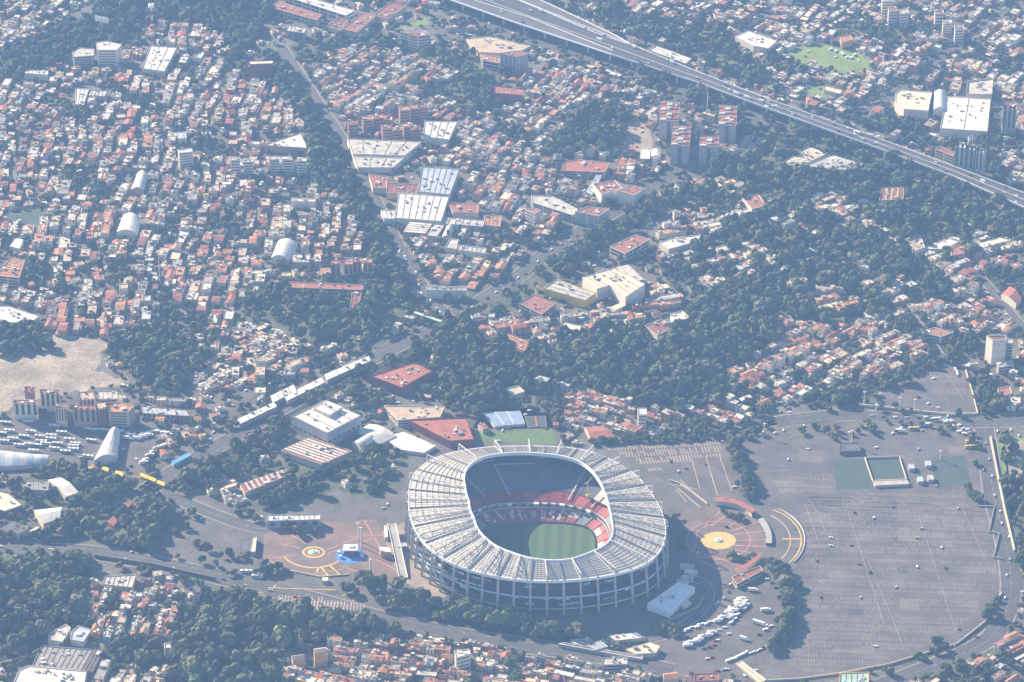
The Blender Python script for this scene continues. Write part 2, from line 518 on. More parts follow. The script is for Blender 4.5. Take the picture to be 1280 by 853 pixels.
nt.links.new(r_.outputs[0], x_.inputs[0]); nt.links.new(x_.outputs[2], b_.inputs['Base Color'])
mb = MB(); mb.face([pol(2 * math.pi * i / 72, r_pitch(2 * math.pi * i / 72, 58.9, 38.9), 0.2) for i in range(72)], M_pitch)
o = mb.build('football_pitch', None, tuple(STC)); o.rotation_euler = (0, 0, RAD(-3)); tag(o, kind='structure')
mb = MB()
def line(x0, y0, x1, y1): mb.bar((x0, y0, 0.3), (x1, y1, 0.3), 0.12, M_grey_seat, 0.06)
for s in (-1, 1):
    line(-52, s * 34, 52, s * 34); line(s * 52, -34, s * 52, 34)
    line(s * 52, -20, s * 36, -20); line(s * 52, 20, s * 36, 20); line(s * 36, -20, s * 36, 20)
line(0, -34, 0, 34)
for k in range(24):
    a, b = 2 * math.pi * k / 24, 2 * math.pi * (k + 1) / 24
    line(9.1 * math.cos(a), 9.1 * math.sin(a), 9.1 * math.cos(b), 9.1 * math.sin(b))
o = mb.build('pitch_markings', None, tuple(STC)); o.rotation_euler = (0, 0, RAD(-3)); tag(o, kind='structure')
# yellow crane working on the upper tier
cp = P(735, 620, 22) - STC
crane = thing('crane', 'small yellow lattice crane standing on the sunlit upper tier of the stadium', 'crane', tuple(P(735, 620, 22)))
mb = MB()
for dx in (-.7, .7):
    for dy in (-.7, .7): mb.bar((dx * 1.3, dy * 1.3, -1), (dx * .6, dy * .6, 16), 0.5, M_yellow)
for k in range(6): mb.bar((-.8, -.8, k * 2.5), (.8, .8, k * 2.5 + 2.2), 0.35, M_yellow)
mb.box((0, 0, -1.5), (4, 3.5, 2.5), M_yellow); mb.build('mast', crane)
mb = MB(); mb.bar((-2, 0, 14), (4, 2, 21), 0.5, M_steel_d); mb.box((-2.4, 0, 13), (2, 2, 2.2), M_steel_d); mb.build('jib', crane)
# ------------------------------------------------------------------ ground surfaces
A_lot = mat('lot_asphalt', (0.112, 0.101, 0.098), 0.9, 0.28, 0.03, fine=.16)
A_road = mat('road_asphalt', (0.085, 0.083, 0.085), 0.9, 0.2, 0.05, fine=.15)
A_court = mat('forecourt_paving', (0.115, 0.105, 0.10), 0.9, 0.25, 0.04, fine=.22)
A_red = mat('red_paving', (0.15, 0.115, 0.105), 0.9, 0.25, 0.05, fine=.2)
A_redl = mat('reddish_paving', (0.178, 0.125, 0.108), 0.9, 0.28, 0.05, fine=.2)
A_tan = mat('tan_paving', (0.27, 0.22, 0.175), 0.9, 0.22, 0.06)
A_dirt = mat('bare_earth', (0.27, 0.225, 0.175), 0.95, 0.35, 0.03, fine=.3)
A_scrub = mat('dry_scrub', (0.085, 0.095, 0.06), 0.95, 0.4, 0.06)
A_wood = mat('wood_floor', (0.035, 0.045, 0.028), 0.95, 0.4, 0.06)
A_green = mat('mown_grass', (0.15, 0.205, 0.06), 0.95, 0.25, 0.04)
A_turf = mat('green_court_turf', (0.10, 0.16, 0.055), 0.95, 0.15, 0.1)
A_dgreen = mat('dark_green_court', (0.06, 0.085, 0.075), 0.9, 0.15, 0.1)
A_blue = mat('blue_court', (0.20, 0.28, 0.39), 0.8, 0.2, 0.1)
M_line = mat('worn_marking', (0.42, 0.32, 0.24), 0.8, 0.25, 0.05)
M_line_f = mat('faint_marking', (0.25, 0.215, 0.185), 0.8, 0.3, 0.03)
M_line_y = mat('yellow_marking', (0.62, 0.43, 0.12), 0.8, 0.2, 0.1)
M_line_r = mat('red_marking', (0.40, 0.20, 0.15), 0.8, 0.2, 0.1)
M_kerb = mat('kerb_stone', (0.46, 0.42, 0.36), 0.9, 0.15, 0.2)
M_fol_a = mat('foliage_green', (0.08, 0.102, 0.055), 0.9, 0.45, 0.12, rand=0.2)
M_fol_b = mat('foliage_olive', (0.13, 0.13, 0.07), 0.9, 0.45, 0.12, rand=0.2)
M_fol_c = mat('foliage_dark', (0.055, 0.075, 0.046), 0.9, 0.4, 0.12, rand=0.2)
M_fol_d = mat('foliage_brownish', (0.12, 0.10, 0.065), 0.9, 0.4, 0.12, rand=0.2)
M_fol_e = mat('foliage_light', (0.11, 0.145, 0.05), 0.9, 0.4, 0.12, rand=0.2)
M_bark = mat('bark', (0.10, 0.08, 0.06), 0.95, 0.2, 0.5)

WOODS = {   # photo-pixel outlines of the tree masses: (outline, spacing m, size m, share of trees kept)
 'in the wood beyond the stadium': ([(545,440),(556,410),(590,402),(604,428),(655,445),(702,440),(745,415),(800,420),(835,405),(870,380),(930,365),(960,395),(980,420),(935,448),(905,470),(905,505),(830,515),(765,500),(700,482),(650,478),(600,512),(560,508),(540,470)], 10.9, 14.3, .93),
 'in the far wooded estate': ([(840,250),(900,210),(960,180),(1000,200),(1080,215),(1130,222),(1190,235),(1280,272),(1280,310),(1240,325),(1200,345),(1180,372),(1120,388),(1060,402),(990,402),(960,378),(900,350),(860,365),(820,335),(850,310),(920,290),(950,255)], 11.5, 14.3, .70),
 'in the belt beyond the white halls': ([(690,335),(720,295),(790,262),(840,238),(855,255),(800,285),(740,322),(705,348)], 10.9, 13.0, .92),
 'in the small park by the bare car park': ([(688,192),(712,150),(760,128),(785,150),(772,188),(712,197)], 10.9, 14.3, .95),
 'in the belt along the avenue': ([(332,70),(350,66),(378,118),(414,172),(446,232),(482,300),(520,355),(505,385),(472,335),(432,250),(392,215),(376,150),(345,110)], 10.9, 14.3, .93),
 'in the hillside wood at the far end': ([(0,72),(60,40),(130,8),(200,-12),(345,-12),(330,40),(300,75),(262,32),(200,25),(150,58),(90,70),(40,100),(0,112)], 11.5, 13.0, .86),
 'in the dense wood at the near corner': ([(-10,700),(108,706),(112,735),(105,768),(62,795),(-10,835)], 10.9, 14.3, .96),
 'in the dark grove at the near edge': ([(215,790),(228,765),(262,742),(300,735),(335,765),(420,772),(470,788),(420,802),(352,812),(340,860),(215,860)], 10.9, 14.3, .95),
 'in the strip below the stadium': ([(380,768),(470,758),(520,748),(590,764),(650,778),(700,785),(735,805),(742,832),(640,815),(560,797),(480,792),(400,788)], 10.2, 13.0, .95),
 'between the bare earth and the market': ([(130,440),(150,418),(200,408),(262,450),(225,482),(200,505),(165,470)], 10.9, 13.0, .9),
 'beside the long station roofs': ([(212,582),(300,536),(410,480),(440,462),(500,430),(545,425),(545,445),(470,468),(440,485),(380,512),(340,560),(300,590),(240,612)], 10.9, 13.0, .85),
 'around the faceted tents': ([(20,600),(70,588),(120,595),(160,610),(215,650),(185,690),(110,690),(60,672),(100,640),(30,630)], 10.5, 12.0, .8),
 'in the grove beyond the white ticket hall': ([(332,640),(348,612),(395,588),(440,568),(472,562),(455,576),(412,596),(365,628)], 10, 11, .85),
 'in the clump behind the huge pale hall': ([(436,492),(470,488),(482,505),(470,520),(452,512)], 9.5, 11, .9),
 'in the trees round the ball courts': ([(590,512),(605,500),(650,482),(700,488),(705,535),(690,534),(684,518),(650,510),(604,514),(600,535),(592,535)], 9.5, 11, .7),
 'in the strip between the awnings and the plaza': ([(160,606),(200,618),(214,640),(205,655),(190,690),(160,690),(150,640)], 10, 11, .85),
 'around the tiled villas': ([(300,610),(350,575),(440,575),(520,560),(500,585),(430,605),(370,640),(320,640)], 11.5, 11.7, .5),
 'at the outer edge of the bare earth': ([(-10,408),(48,410),(62,438),(20,446),(-10,446)], 10.9, 13.0, .95),
 'along the near wall of the stadium': ([(430,740),(470,730),(505,745),(470,760),(430,765)], 11.5, 11.7, .7),
 'on the bank beside the right hand road': ([(1252,560),(1262,640),(1275,700),(1290,760),(1290,590),(1268,555)], 11.5, 11.7, .75),
 'below the white windowless tower': ([(1212,480),(1226,462),(1240,480),(1262,515),(1228,516)], 10.9, 13.0, .9),
 'between the wooded estate and the car park': ([(1000,500),(1060,480),(1130,470),(1190,420),(1240,420),(1190,452),(1130,475),(1082,500),(1030,512)], 10.9, 11.7, .85),
 'around the yellow store': ([(560,380),(640,345),(690,335),(700,352),(660,368),(640,392),(600,392)], 11.5, 11.7, .6),
 'beyond the motorway': ([(720,0),(760,25),(800,45),(840,55),(900,90),(960,115),(960,90),(900,45),(800,20),(760,0)], 11.5, 13.0, .55),
 'beside the far mall': ([(1080,160),(1120,150),(1160,170),(1170,192),(1200,170),(1250,170),(1252,220),(1238,225),(1165,190),(1070,150)], 11.5, 13.0, .75),
 'below the motorway': ([(790,90),(860,108),(960,150),(1060,185),(1150,215),(1190,232),(1080,215),(1000,190),(950,172),(900,150),(800,110)], 11.5, 13.0, .6),
 'around the gridded office tower': ([(560,100),(600,95),(640,110),(620,140),(580,150),(560,130)], 11.5, 13.0, .5),
 'by the red roofed college': ([(330,60),(420,48),(500,50),(540,60),(600,70),(640,100),(600,100),(560,85),(500,66),(430,60),(360,80)], 11.5, 11.7, .55),
 'by the brick blocks and avenue': ([(330,360),(440,370),(470,350),(520,385),(480,430),(440,440),(380,430),(300,400)], 11.5, 13.0, .55),
 'beside the dark hall at the near corner': ([(130,808),(180,800),(210,812),(205,838),(140,838)], 10.9, 11.7, .9),
}
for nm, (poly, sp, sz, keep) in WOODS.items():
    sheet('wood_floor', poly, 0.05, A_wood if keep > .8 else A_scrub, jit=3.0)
sheet('bare_earth', jit=3.5, z=0.06, m=A_dirt, poly_px=[(-20,440),(60,418),(132,428),(120,465),(162,477),(105,492),(40,500),(-20,525)])
sheet('bare_earth', [(775,152),(812,150),(815,188),(770,192)], 0.06, A_tan, jit=2)
for q_ in ([(420,612),(470,600),(500,590),(505,612),(450,622)], [(340,490),(365,478),(372,492),(345,505)], [(580,352),(640,335),(650,345),(600,380)], [(395,735),(440,740),(480,752),(440,752)]):
    sheet('dry_verge', q_, 0.12, A_scrub, jit=3)
sheet('bus_yard', [(-20,525),(180,527),(205,545),(170,600),(110,580),(60,590),(-20,590)], 0.07, A_lot)
sheet('market_ground', [(232,480),(262,440),(300,420),(360,412),(352,450),(330,482),(250,498)], 0.07, A_court)
sheet('grass_field', [(972,69),(1017,53),(1068,63),(1092,80),(1075,96),(1024,87)], 0.08, A_green, jit=3)
sheet('grass_field', [(1006,112),(1030,106),(1046,120),(1012,126)], 0.08, A_green)
sheet('grass_field', [(502,34),(532,22),(536,30),(508,40)], 0.08, A_green)
sheet('grass_field', [(590,541),(690,536),(697,556),(596,561)], 0.08, A_turf)
sheet('grass_verge', [(1240,548),(1290,545),(1290,600),(1268,660),(1256,640)], 0.05, A_green)
sheet('gravel_yard', [(1256,552),(1290,549),(1290,600),(1262,598)], 0.09, A_tan)
sheet('dark_court', [(1042,576),(1086,573),(1092,611),(1046,612)], 0.16, A_dgreen)
sheet('dark_court', [(1164,572),(1206,570),(1214,606),(1170,610)], 0.16, A_dgreen)
sheet('green_court', [(10,262),(58,264),(54,282),(8,282)], 0.08, A_dgreen)
sheet('forecourt', [(200,640),(250,612),(335,660),(420,612),(500,588),(530,548),(700,556),(840,560),(880,610),(935,640),(985,712),(985,790),(930,845),(830,845),(800,800),(700,792),(590,772),(500,745),(430,770),(300,728),(190,700)], 0.10, A_court)
sheet('car_park', [(936,618),(925,560),(942,548),(1190,541),(1218,556),(1228,600),(1240,640),(1252,700),(1249,740),(1228,775),(1196,803),(1110,830),(1050,845),(1000,862),(925,862),(960,838),(988,800),(1000,750),(1008,690),(990,650),(960,632)], 0.14, A_lot)
sheet('car_park', [(752,560),(905,548),(937,621),(925,634),(880,624),(842,612),(800,575)], 0.14, A_lot)
sheet('car_park', [(1086,505),(1144,466),(1195,448),(1207,462),(1222,518),(1161,517)], 0.14, A_lot)
sheet('lorry_yard', [(908,748),(925,735),(975,725),(996,760),(986,790),(962,815),(918,838),(880,845),(830,835),(815,805),(862,787),(895,768)], 0.14, A_lot)
sheet('forecourt', [(925,628),(960,622),(1000,642),(1012,690),(990,718),(950,712)], 0.11, A_court)
sheet('plaza', [(330,668),(365,655),(470,650),(500,690),(500,725),(440,716),(395,720),(350,712),(326,700)], 0.13, A_redl)
sheet('underpass_road', [(838,604),(843,601),(883,629),(878,634)], 0.2, A_road)
sheet('plaza', [(850,640),(895,628),(945,650),(960,676),(950,700),(920,716),(870,700),(845,680)], 0.13, A_red)
sheet('plaza', [(478,665),(512,650),(520,700),(560,745),(540,750),(498,722)], 0.15, A_tan)
sheet('plaza', [(340,742),(440,745),(560,768),(520,778),(420,768),(335,752)], 0.13, A_lot)

M_pave = mat('pavement_slabs', (0.26, 0.235, 0.205), 0.9, 0.25, 0.1)
M_lane = mat('lane_paint', (0.30, 0.285, 0.26), 0.8, 0.25, 0.1)
def ribbon(name, pts_px, width, z=0.2, m=A_road, kind='structure', th=0.0):
    """road as one sheet along photo-pixel points (world width in metres)"""
    w = [P(a, b)[:2] for a, b in pts_px]
    # resample smooth
    q = []
    for i in range(len(w) - 1):
        p0 = w[max(i - 1, 0)]; p1 = w[i]; p2 = w[i + 1]; p3 = w[min(i + 2, len(w) - 1)]
        for k in range(6):
            t = k / 6
            q.append(0.5 * ((2 * p1) + (-p0 + p2) * t + (2 * p0 - 5 * p1 + 4 * p2 - p3) * t * t + (-p0 + 3 * p1 - 3 * p2 + p3) * t ** 3))
    q.append(w[-1]); q = np.array(q)
    d = np.gradient(q, axis=0); d /= np.linalg.norm(d, axis=1)[:, None]
    nrm = np.stack([-d[:, 1], d[:, 0]], 1)
    L, R = q + nrm * width / 2, q - nrm * width / 2
    mb = MB()
    for i in range(len(q) - 1):
        mb.face([(*R[i], z), (*R[i + 1], z), (*L[i + 1], z), (*L[i], z)], m)
    if name: tag(mb.build(name), kind=kind)
    return q, nrm, d
ROADS = {
 'avenue': ([(350,58),(386,112),(429,178),(463,240),(499,310),(532,365),(560,398)], 16),
 'dual_road': ([(150,640),(205,598),(290,548),(410,478),(480,442),(560,400),(640,352),(690,312),(760,270),(830,225),(905,170),(950,148)], 22),
 'boulevard': ([(-30,684),(60,688),(120,692),(210,708),(300,728),(400,752),(470,772),(560,792),(660,808),(760,822),(840,840)], 24),
 'ring_road': ([(1230,535),(1236,570),(1242,620),(1255,670),(1263,715),(1262,750),(1245,790),(1215,812),(1160,835),(1100,858)], 20),
 'north_road': ([(960,530),(1020,522),(1080,520),(1160,527),(1230,528),(1300,526)], 22),
 'slip_road': ([(780,555),(850,548),(920,540),(970,528)], 12),
 'ramp_road': ([(130,590),(190,610),(240,632),(300,655),(330,662)], 16),
 'wood_road': ([(840,345),(862,375),(838,420),(805,440)], 8),
 'valley_street': ([(960,140),(1010,165),(1080,140),(1130,110),(1180,70),(1220,40),(1280,0)], 14),
 'service_road': ([(860,720),(885,735),(880,760),(850,785),(815,800),(760,805)], 9),
 'villa_street': ([(1140,395),(1165,430),(1180,450)], 8),
 'hill_street': ([(1225,345),(1250,375),(1280,410)], 9),
 'dark_lane': ([(170,98),(180,75),(192,52)], 7),
 'bridge_street': ([(850,260),(800,300),(755,340)], 7),
}
for k, (pts, w) in ROADS.items():
    q, nrm, d = ribbon(k, pts, w)
    kb, ln = MB(), MB()
    for i in range(len(q) - 1):
        for s in (-1, 1):
            a0, a1 = q[i] + nrm[i] * s * w / 2, q[i + 1] + nrm[i + 1] * s * w / 2; b0, b1 = a0 + nrm[i] * s * 1.5, a1 + nrm[i + 1] * s * 1.5
            if (i // 4 + s) % 7: kb.face([(*a0, .34), (*a1, .34), (*b1, .34), (*b0, .34)] if s < 0 else [(*b0, .34), (*b1, .34), (*a1, .34), (*a0, .34)], M_pave)
        L = np.hypot(*(q[i + 1] - q[i])); u = (q[i + 1] - q[i]) / L; n_ = np.array([-u[1], u[0]])
        for off in ((0,) if w < 21 else (-w / 4, w / 4)):
            for g in np.arange(0, L, 9.0):
                a = q[i] + u * g + n_ * off; b = a + u * min(4.5, L - g)
                ln.face([(*(a - n_ * .2), .24), (*(b - n_ * .2), .24), (*(b + n_ * .2), .24), (*(a + n_ * .2), .24)], M_lane)
    tag(kb.build('pavement'), kind='structure'); tag(ln.build('road_markings'), kind='structure')
# far under-road below the elevated motorway
ribbon('lower_road', [(560,15),(700,60),(800,95),(900,135),(1000,168),(1100,205),(1200,245),(1290,285)], 16, 0.18)

rp = random.Random(9)
A_patch = [mat('asphalt_patch_dark', (0.075, 0.072, 0.074), 0.9, 0.2, 0.05, fine=.15), mat('asphalt_patch_pale', (0.15, 0.135, 0.125), 0.9, 0.2, 0.05, fine=.15)]
for k in range(22):
    x, y = rp.uniform(1010, 1225), rp.uniform(548, 815); a, b = rp.uniform(5, 26), rp.uniform(2, 9)
    if inside([(1010,560),(1205,552),(1235,640),(1240,735),(1180,795),(1110,820),(1010,838),(1000,760)], np.array([x]), np.array([y]))[0] and not (1035 < x < 1220 and 565 < y < 618):
        sheet('asphalt_patch', [(x - a, y - b), (x + a, y - b * .8), (x + a * .9, y + b), (x - a, y + b * .8)], .17 + .002 * k, A_patch[k % 2], jit=1.2)
# parking-bay markings: rows of short worn strokes
def bays(poly, period, rot, spacing=3.3, ln=6.5, w=0.95, keep=0.8, seed=1, slant=0.25, m=M_line):
    rr = random.Random(seed)
    pts = PP(poly); cx = sum(p[0] for p in pts) / len(pts); cy_ = sum(p[1] for p in pts) / len(pts)
    R = max(math.hypot(p[0] - cx, p[1] - cy_) for p in pts)
    co, si = math.cos(rot), math.sin(rot)
    mb = MB(); cand = []
    v = -R; row = 0
    while v < R:
        u = -R; on = True
        while u < R:
            if rr.random() < 0.05: on = rr.random() < keep
            if on and rr.random() < 0.9: cand.append((u, v, row))
            u += spacing
        row += 1
        v += period * (0.42 if row % 2 else 0.58)
    c = np.array(cand); X = cx + c[:, 0] * co - c[:, 1] * si; Y = cy_ + c[:, 0] * si + c[:, 1] * co
    px, py = PX(X, Y); ok = inside(poly, px, py)
    for (x, y, (u, v_, row)) in zip(X[ok], Y[ok], c[ok]):
        a = rot + math.pi / 2 + slant
        dx, dy = math.cos(a) * ln / 2, math.sin(a) * ln / 2; nx, ny = -math.sin(a) * w / 2, math.cos(a) * w / 2
        mb.face([(x - dx - nx, y - dy - ny, 0.24), (x - dx + nx, y - dy + ny, 0.24), (x + dx + nx, y + dy + ny, 0.24), (x + dx - nx, y + dy - ny, 0.24)], m)
    tag(mb.build('parking_bay_markings'), kind='structure')
bays([(1010,622),(1060,618),(1235,640),(1246,700),(1242,740),(1190,795),(1110,822),(1010,842),(985,830),(995,760),(1008,705),(1003,650)], 15.5, RAD(-3), seed=1, w=.6, spacing=2.7, ln=5.4, m=M_line_f)
bays([(1000,618),(1045,617),(1180,617),(1226,610),(1236,640),(1040,640)], 15.5, RAD(-3), seed=2, w=.6, spacing=2.7, ln=5.4, m=M_line_f)
bays([(758,562),(900,551),(906,568),(850,580),(812,592),(795,575)], 15.0, RAD(6), seed=3, keep=.95)
bays([(965,600),(1040,590),(1044,616),(1000,622),(975,618)], 15.5, RAD(-3), seed=7, w=.6, spacing=2.7, ln=5.4, m=M_line_f, keep=.6)
bays([(1100,478),(1190,455),(1205,470),(1210,500),(1100,500)], 17, RAD(-4), seed=8, w=.7, m=M_line_f, keep=.5)
bays([(345,745),(420,750),(470,760),(420,764),(350,752)], 9, RAD(-4), seed=4)
def strokes(name, segs, w, m, z=0.26):
    mb = MB()
    for a, b in segs:
        p, q = P(*a), P(*b); d = (q - p)[:2]; L = np.hypot(*d); n = np.array([-d[1], d[0]]) / L * w / 2
        mb.face([(p[0] - n[0], p[1] - n[1], z), (q[0] - n[0], q[1] - n[1], z), (q[0] + n[0], q[1] + n[1], z), (p[0] + n[0], p[1] + n[1], z)], m)
    tag(mb.build(name), kind='structure')
strokes('lane_markings', [((1006,630),(1024,680)),((1015,628),(1032,665)),((1060,640),(1105,780)),((1000,675),(1040,674)),((1040,674),(1230,668)),((1205,640),(1232,700)),((1168,468),(1186,490)),((1180,465),(1205,500)),((990,706),(1030,730)),((1012,705),(1022,692)),((1085,700),(1130,810)),((1150,650),(1195,790)),((940,590),(990,588)),((960,600),(985,605))], 0.7, M_line_f, 0.27)
strokes('lane_markings', [((865,575),(875,612)),((882,570),(897,620)),((900,572),(915,614)),((845,612),(858,628)),((842,606),(872,612)),((850,600),(880,628))], 0.9, M_line, 0.27)
strokes('lane_markings', [((350,660),(382,680)),((362,655),(388,678)),((408,688),(455,670)),((410,692),(470,672)),((330,700),(372,694)),((425,708),(470,722)),((455,650),(478,690)),((470,700),(500,715)),((438,672),(498,668)),((350,680),(375,686))], 1.3, M_line_r)
strokes('lane_markings', [((910,660),(935,640)),((915,664),(950,652)),((918,668),(958,664)),((920,676),(960,675)),((918,682),(958,684)),((914,687),(955,694)),((880,660),(895,646)),((888,658),(908,645)),((872,700),(905,715)),((880,694),(925,706)),((868,690),(872,664)),((885,655),(900,640)),((908,690),(930,704))], 1.7, M_line_r)
strokes('plaza_stripes', [((398,710),(396,717)),((402,710),(410,720)),((413,708),(424,718)),((978,674),(1000,674))], 1.6, M_line_y)
strokes('lane_markings', [((335,735),(420,738)),((340,737),(345,731)),((428,745),(440,740)),((440,752),(450,746)),((300,738),(330,742))], 0.9, M_line_y)
def px_ring(name, c, a, b, a0, a1, w, z, h, m, label=None, cat=None, kind=None, n=40):
    """curved wall or band on a ground ellipse given in photo pixels"""
    mb = MB()
    for i in range(n):
        q = []
        for t in (a0 + (a1 - a0) * i / n, a0 + (a1 - a0) * (i + 1) / n):
            t = RAD(t)
            p = P(c[0] + a * math.cos(t), c[1] - b * math.sin(t)); o = P(*c); d = (p - o)[:2]; d = d / np.hypot(*d)
            q.append((p[:2] - d * w / 2, p[:2] + d * w / 2))
        (i0, o0), (i1, o1) = q
        if h > 0:
            mb.face([(*i0, z + h), (*o0, z + h), (*o1, z + h), (*i1, z + h)], m)
            mb.face([(*o0, z), (*o1, z), (*o1, z + h), (*o0, z + h)], m); mb.face([(*i1, z), (*i0, z), (*i0, z + h), (*i1, z + h)], m)
        else: mb.face([(*i0, z), (*o0, z), (*o1, z), (*i1, z)], m)
    return tag(mb.build(name), label, cat, kind=kind)
def px_disc(name, c, a, b, z, m, kind='structure'):
    mb = MB(); mb.face([(*P(c[0] + a * math.cos(t), c[1] - b * math.sin(t))[:2], z) for t in [2 * math.pi * k / 40 for k in range(40)]], m)
    return tag(mb.build(name), kind=kind)
M_gold = mat('gold_paving', (0.52, 0.37, 0.13), 0.8, 0.2, 0.15)
M_sand = mat('sand_paving', (0.42, 0.33, 0.19), 0.85, 0.2, 0.15)
M_teal = mat('teal_tile', (0.35, 0.55, 0.5), 0.5, 0.2, 0.5)
px_disc('plaza_disc', (898,676), 26, 14, 0.20, A_red); px_disc('plaza_disc', (898,676), 22, 11, 0.26, M_gold)
px_disc('plaza_disc', (392,691), 34, 17, 0.20, A_red); px_disc('plaza_disc', (392,690.7), 14.5, 7.2, 0.26, M_gold); px_disc('plaza_disc', (392,690.7), 11.5, 5.4, 0.30, A_red); px_disc('plaza_disc', (392,690.7), 8, 3.8, 0.34, M_gold)
px_ring('plaza_band', (392,690), 38, 20, 195, 330, 2.0, 0.26, 0, M_gold, kind='structure')
px_ring('plaza_band', (392,690), 58, 27, 190, 320, 1.2, 0.26, 0, A_tan, kind='structure')
px_ring('plaza_band', (941,676), 60.5, 42, 318, 425, 1.5, 0.28, 0, M_gold, kind='structure')
for c, lb, cat_ in (((898,676), 'pale round fountain in the centre of the large gold disc', 'fountain'), ((392,690.5), 'small teal and white fountain inside the ringed gold plaza disc', 'fountain')):
    t = thing('fountain', lb, cat_, tuple(P(*c)))
    mb = MB(); mb.cyl((0, 0, 0.2), 3.6, 1.0, M_white, 16, M_teal); mb.build('basin', t)
    mb = MB(); mb.cyl((0, 0, 1.2), 0.9, 2.6, M_white, 8, r2=0.2); mb.build('jet', t)
# curved walls round the right-hand plaza
px_ring('plaza_band', (938,676), 50, 36, 320, 420, 1.3, 0.28, 0, M_line, kind='structure')
px_ring('plaza_band', (898,676), 40, 24, 0, 360, 1.2, 0.28, 0, M_line_r, kind='structure')
px_ring('curved_wall', (942,676), 64, 44, -38, 62, 0.6, 0.1, 1.2, M_cream, 'long white curved wall on the car park side of the gold disc plaza', 'wall')
M_roof_red = mat('roof_red', (0.32, 0.115, 0.08), 0.8, 0.25, 0.15)
def curved_block(label, c, a, b, a0, a1, w, h, wm, rm, name='curved_pavilion', cat='pavilion'):
    t = thing(name, label, cat, tuple(P(c[0] + a * math.cos(RAD((a0 + a1) / 2)), c[1] - b * math.sin(RAD((a0 + a1) / 2)))))
    for nm, z0, hh, m, ww in (('wall', 0.1, h, wm, w), ('roof', h + 0.1, 0.5, rm, w + 1.2)):
        o = px_ring(nm, c, a, b, a0, a1, ww, z0, hh, m)
        o.parent = t; o.location = -t.location
    return t
curved_block('red roofed curved pavilion beyond the gold disc plaza', (896,676), 62, 46, 92, 42, 7, 5.0, M_cream, M_roof_red)
curved_block('red roofed curved pavilion on the near side of the gold disc plaza', (896,676), 62, 44, -28, -68, 4, 4.0, M_cream, M_roof_red)
curved_block('pale curved terrace facing the gold disc plaza across red stripes', (898,676), 63, 44, 34, -8, 5, 2.4, M_conc, M_conc, 'terrace', 'terrace')
# ------------------------------------------------------------------ buildings one can tell apart
W_white = mat('wall_white', (0.64, 0.575, 0.47), 0.85, 0.12, 0.2)
W_cream = mat('wall_cream', (0.54, 0.45, 0.32), 0.85, 0.12, 0.2)
W_grey = mat('wall_grey', (0.36, 0.345, 0.33), 0.85, 0.12, 0.2)
W_brick = mat('wall_brick', (0.30, 0.155, 0.115), 0.9, 0.15, 0.2)
W_pink = mat('wall_pink', (0.42, 0.24, 0.19), 0.9, 0.15, 0.2)
W_yellow = mat('wall_yellow', (0.74, 0.50, 0.08), 0.85, 0.12, 0.2)
W_dred = mat('wall_dark_red', (0.20, 0.05, 0.055), 0.85, 0.12, 0.2)
W_dark = mat('wall_dark', (0.12, 0.115, 0.115), 0.9, 0.12, 0.2)
W_ochre = mat('wall_ochre', (0.50, 0.29, 0.14), 0.9, 0.15, 0.2)
R_white = mat('roof_white', (0.56, 0.53, 0.475), 0.75, 0.25, 0.1, fine=.15)
R_pale = mat('roof_pale_grey', (0.42, 0.39, 0.345), 0.8, 0.3, 0.12, fine=.15)
R_grey = mat('roof_grey', (0.26, 0.245, 0.225), 0.85, 0.25, 0.1)
R_bluegrey = mat('roof_blue_grey', (0.36, 0.40, 0.45), 0.6, 0.18, 0.06)
R_tan = mat('roof_tan', (0.42, 0.32, 0.23), 0.9, 0.22, 0.1)
R_cream = mat('roof_cream', (0.60, 0.51, 0.37), 0.85, 0.18, 0.1)
R_red = M_roof_red
R_dred = mat('roof_dark_red', (0.22, 0.085, 0.065), 0.85, 0.25, 0.12)
R_orange = mat('roof_orange_tile', (0.38, 0.175, 0.10), 0.85, 0.25, 0.15)
R_dark = mat('roof_dark', (0.10, 0.10, 0.105), 0.85, 0.25, 0.1)
M_win = mat('window_glass', (0.045, 0.055, 0.07), 0.25, 0.0)
M_black = mat('black_plastic', (0.03, 0.03, 0.032), 0.6, 0.0)
OCC = []      # photo-pixel footprints already taken (ground level)
BL = random.Random(11)
def ground_px(pts):
    return [tuple(float(v) for v in PX(p[0], p[1], 0.0)) for p in pts]
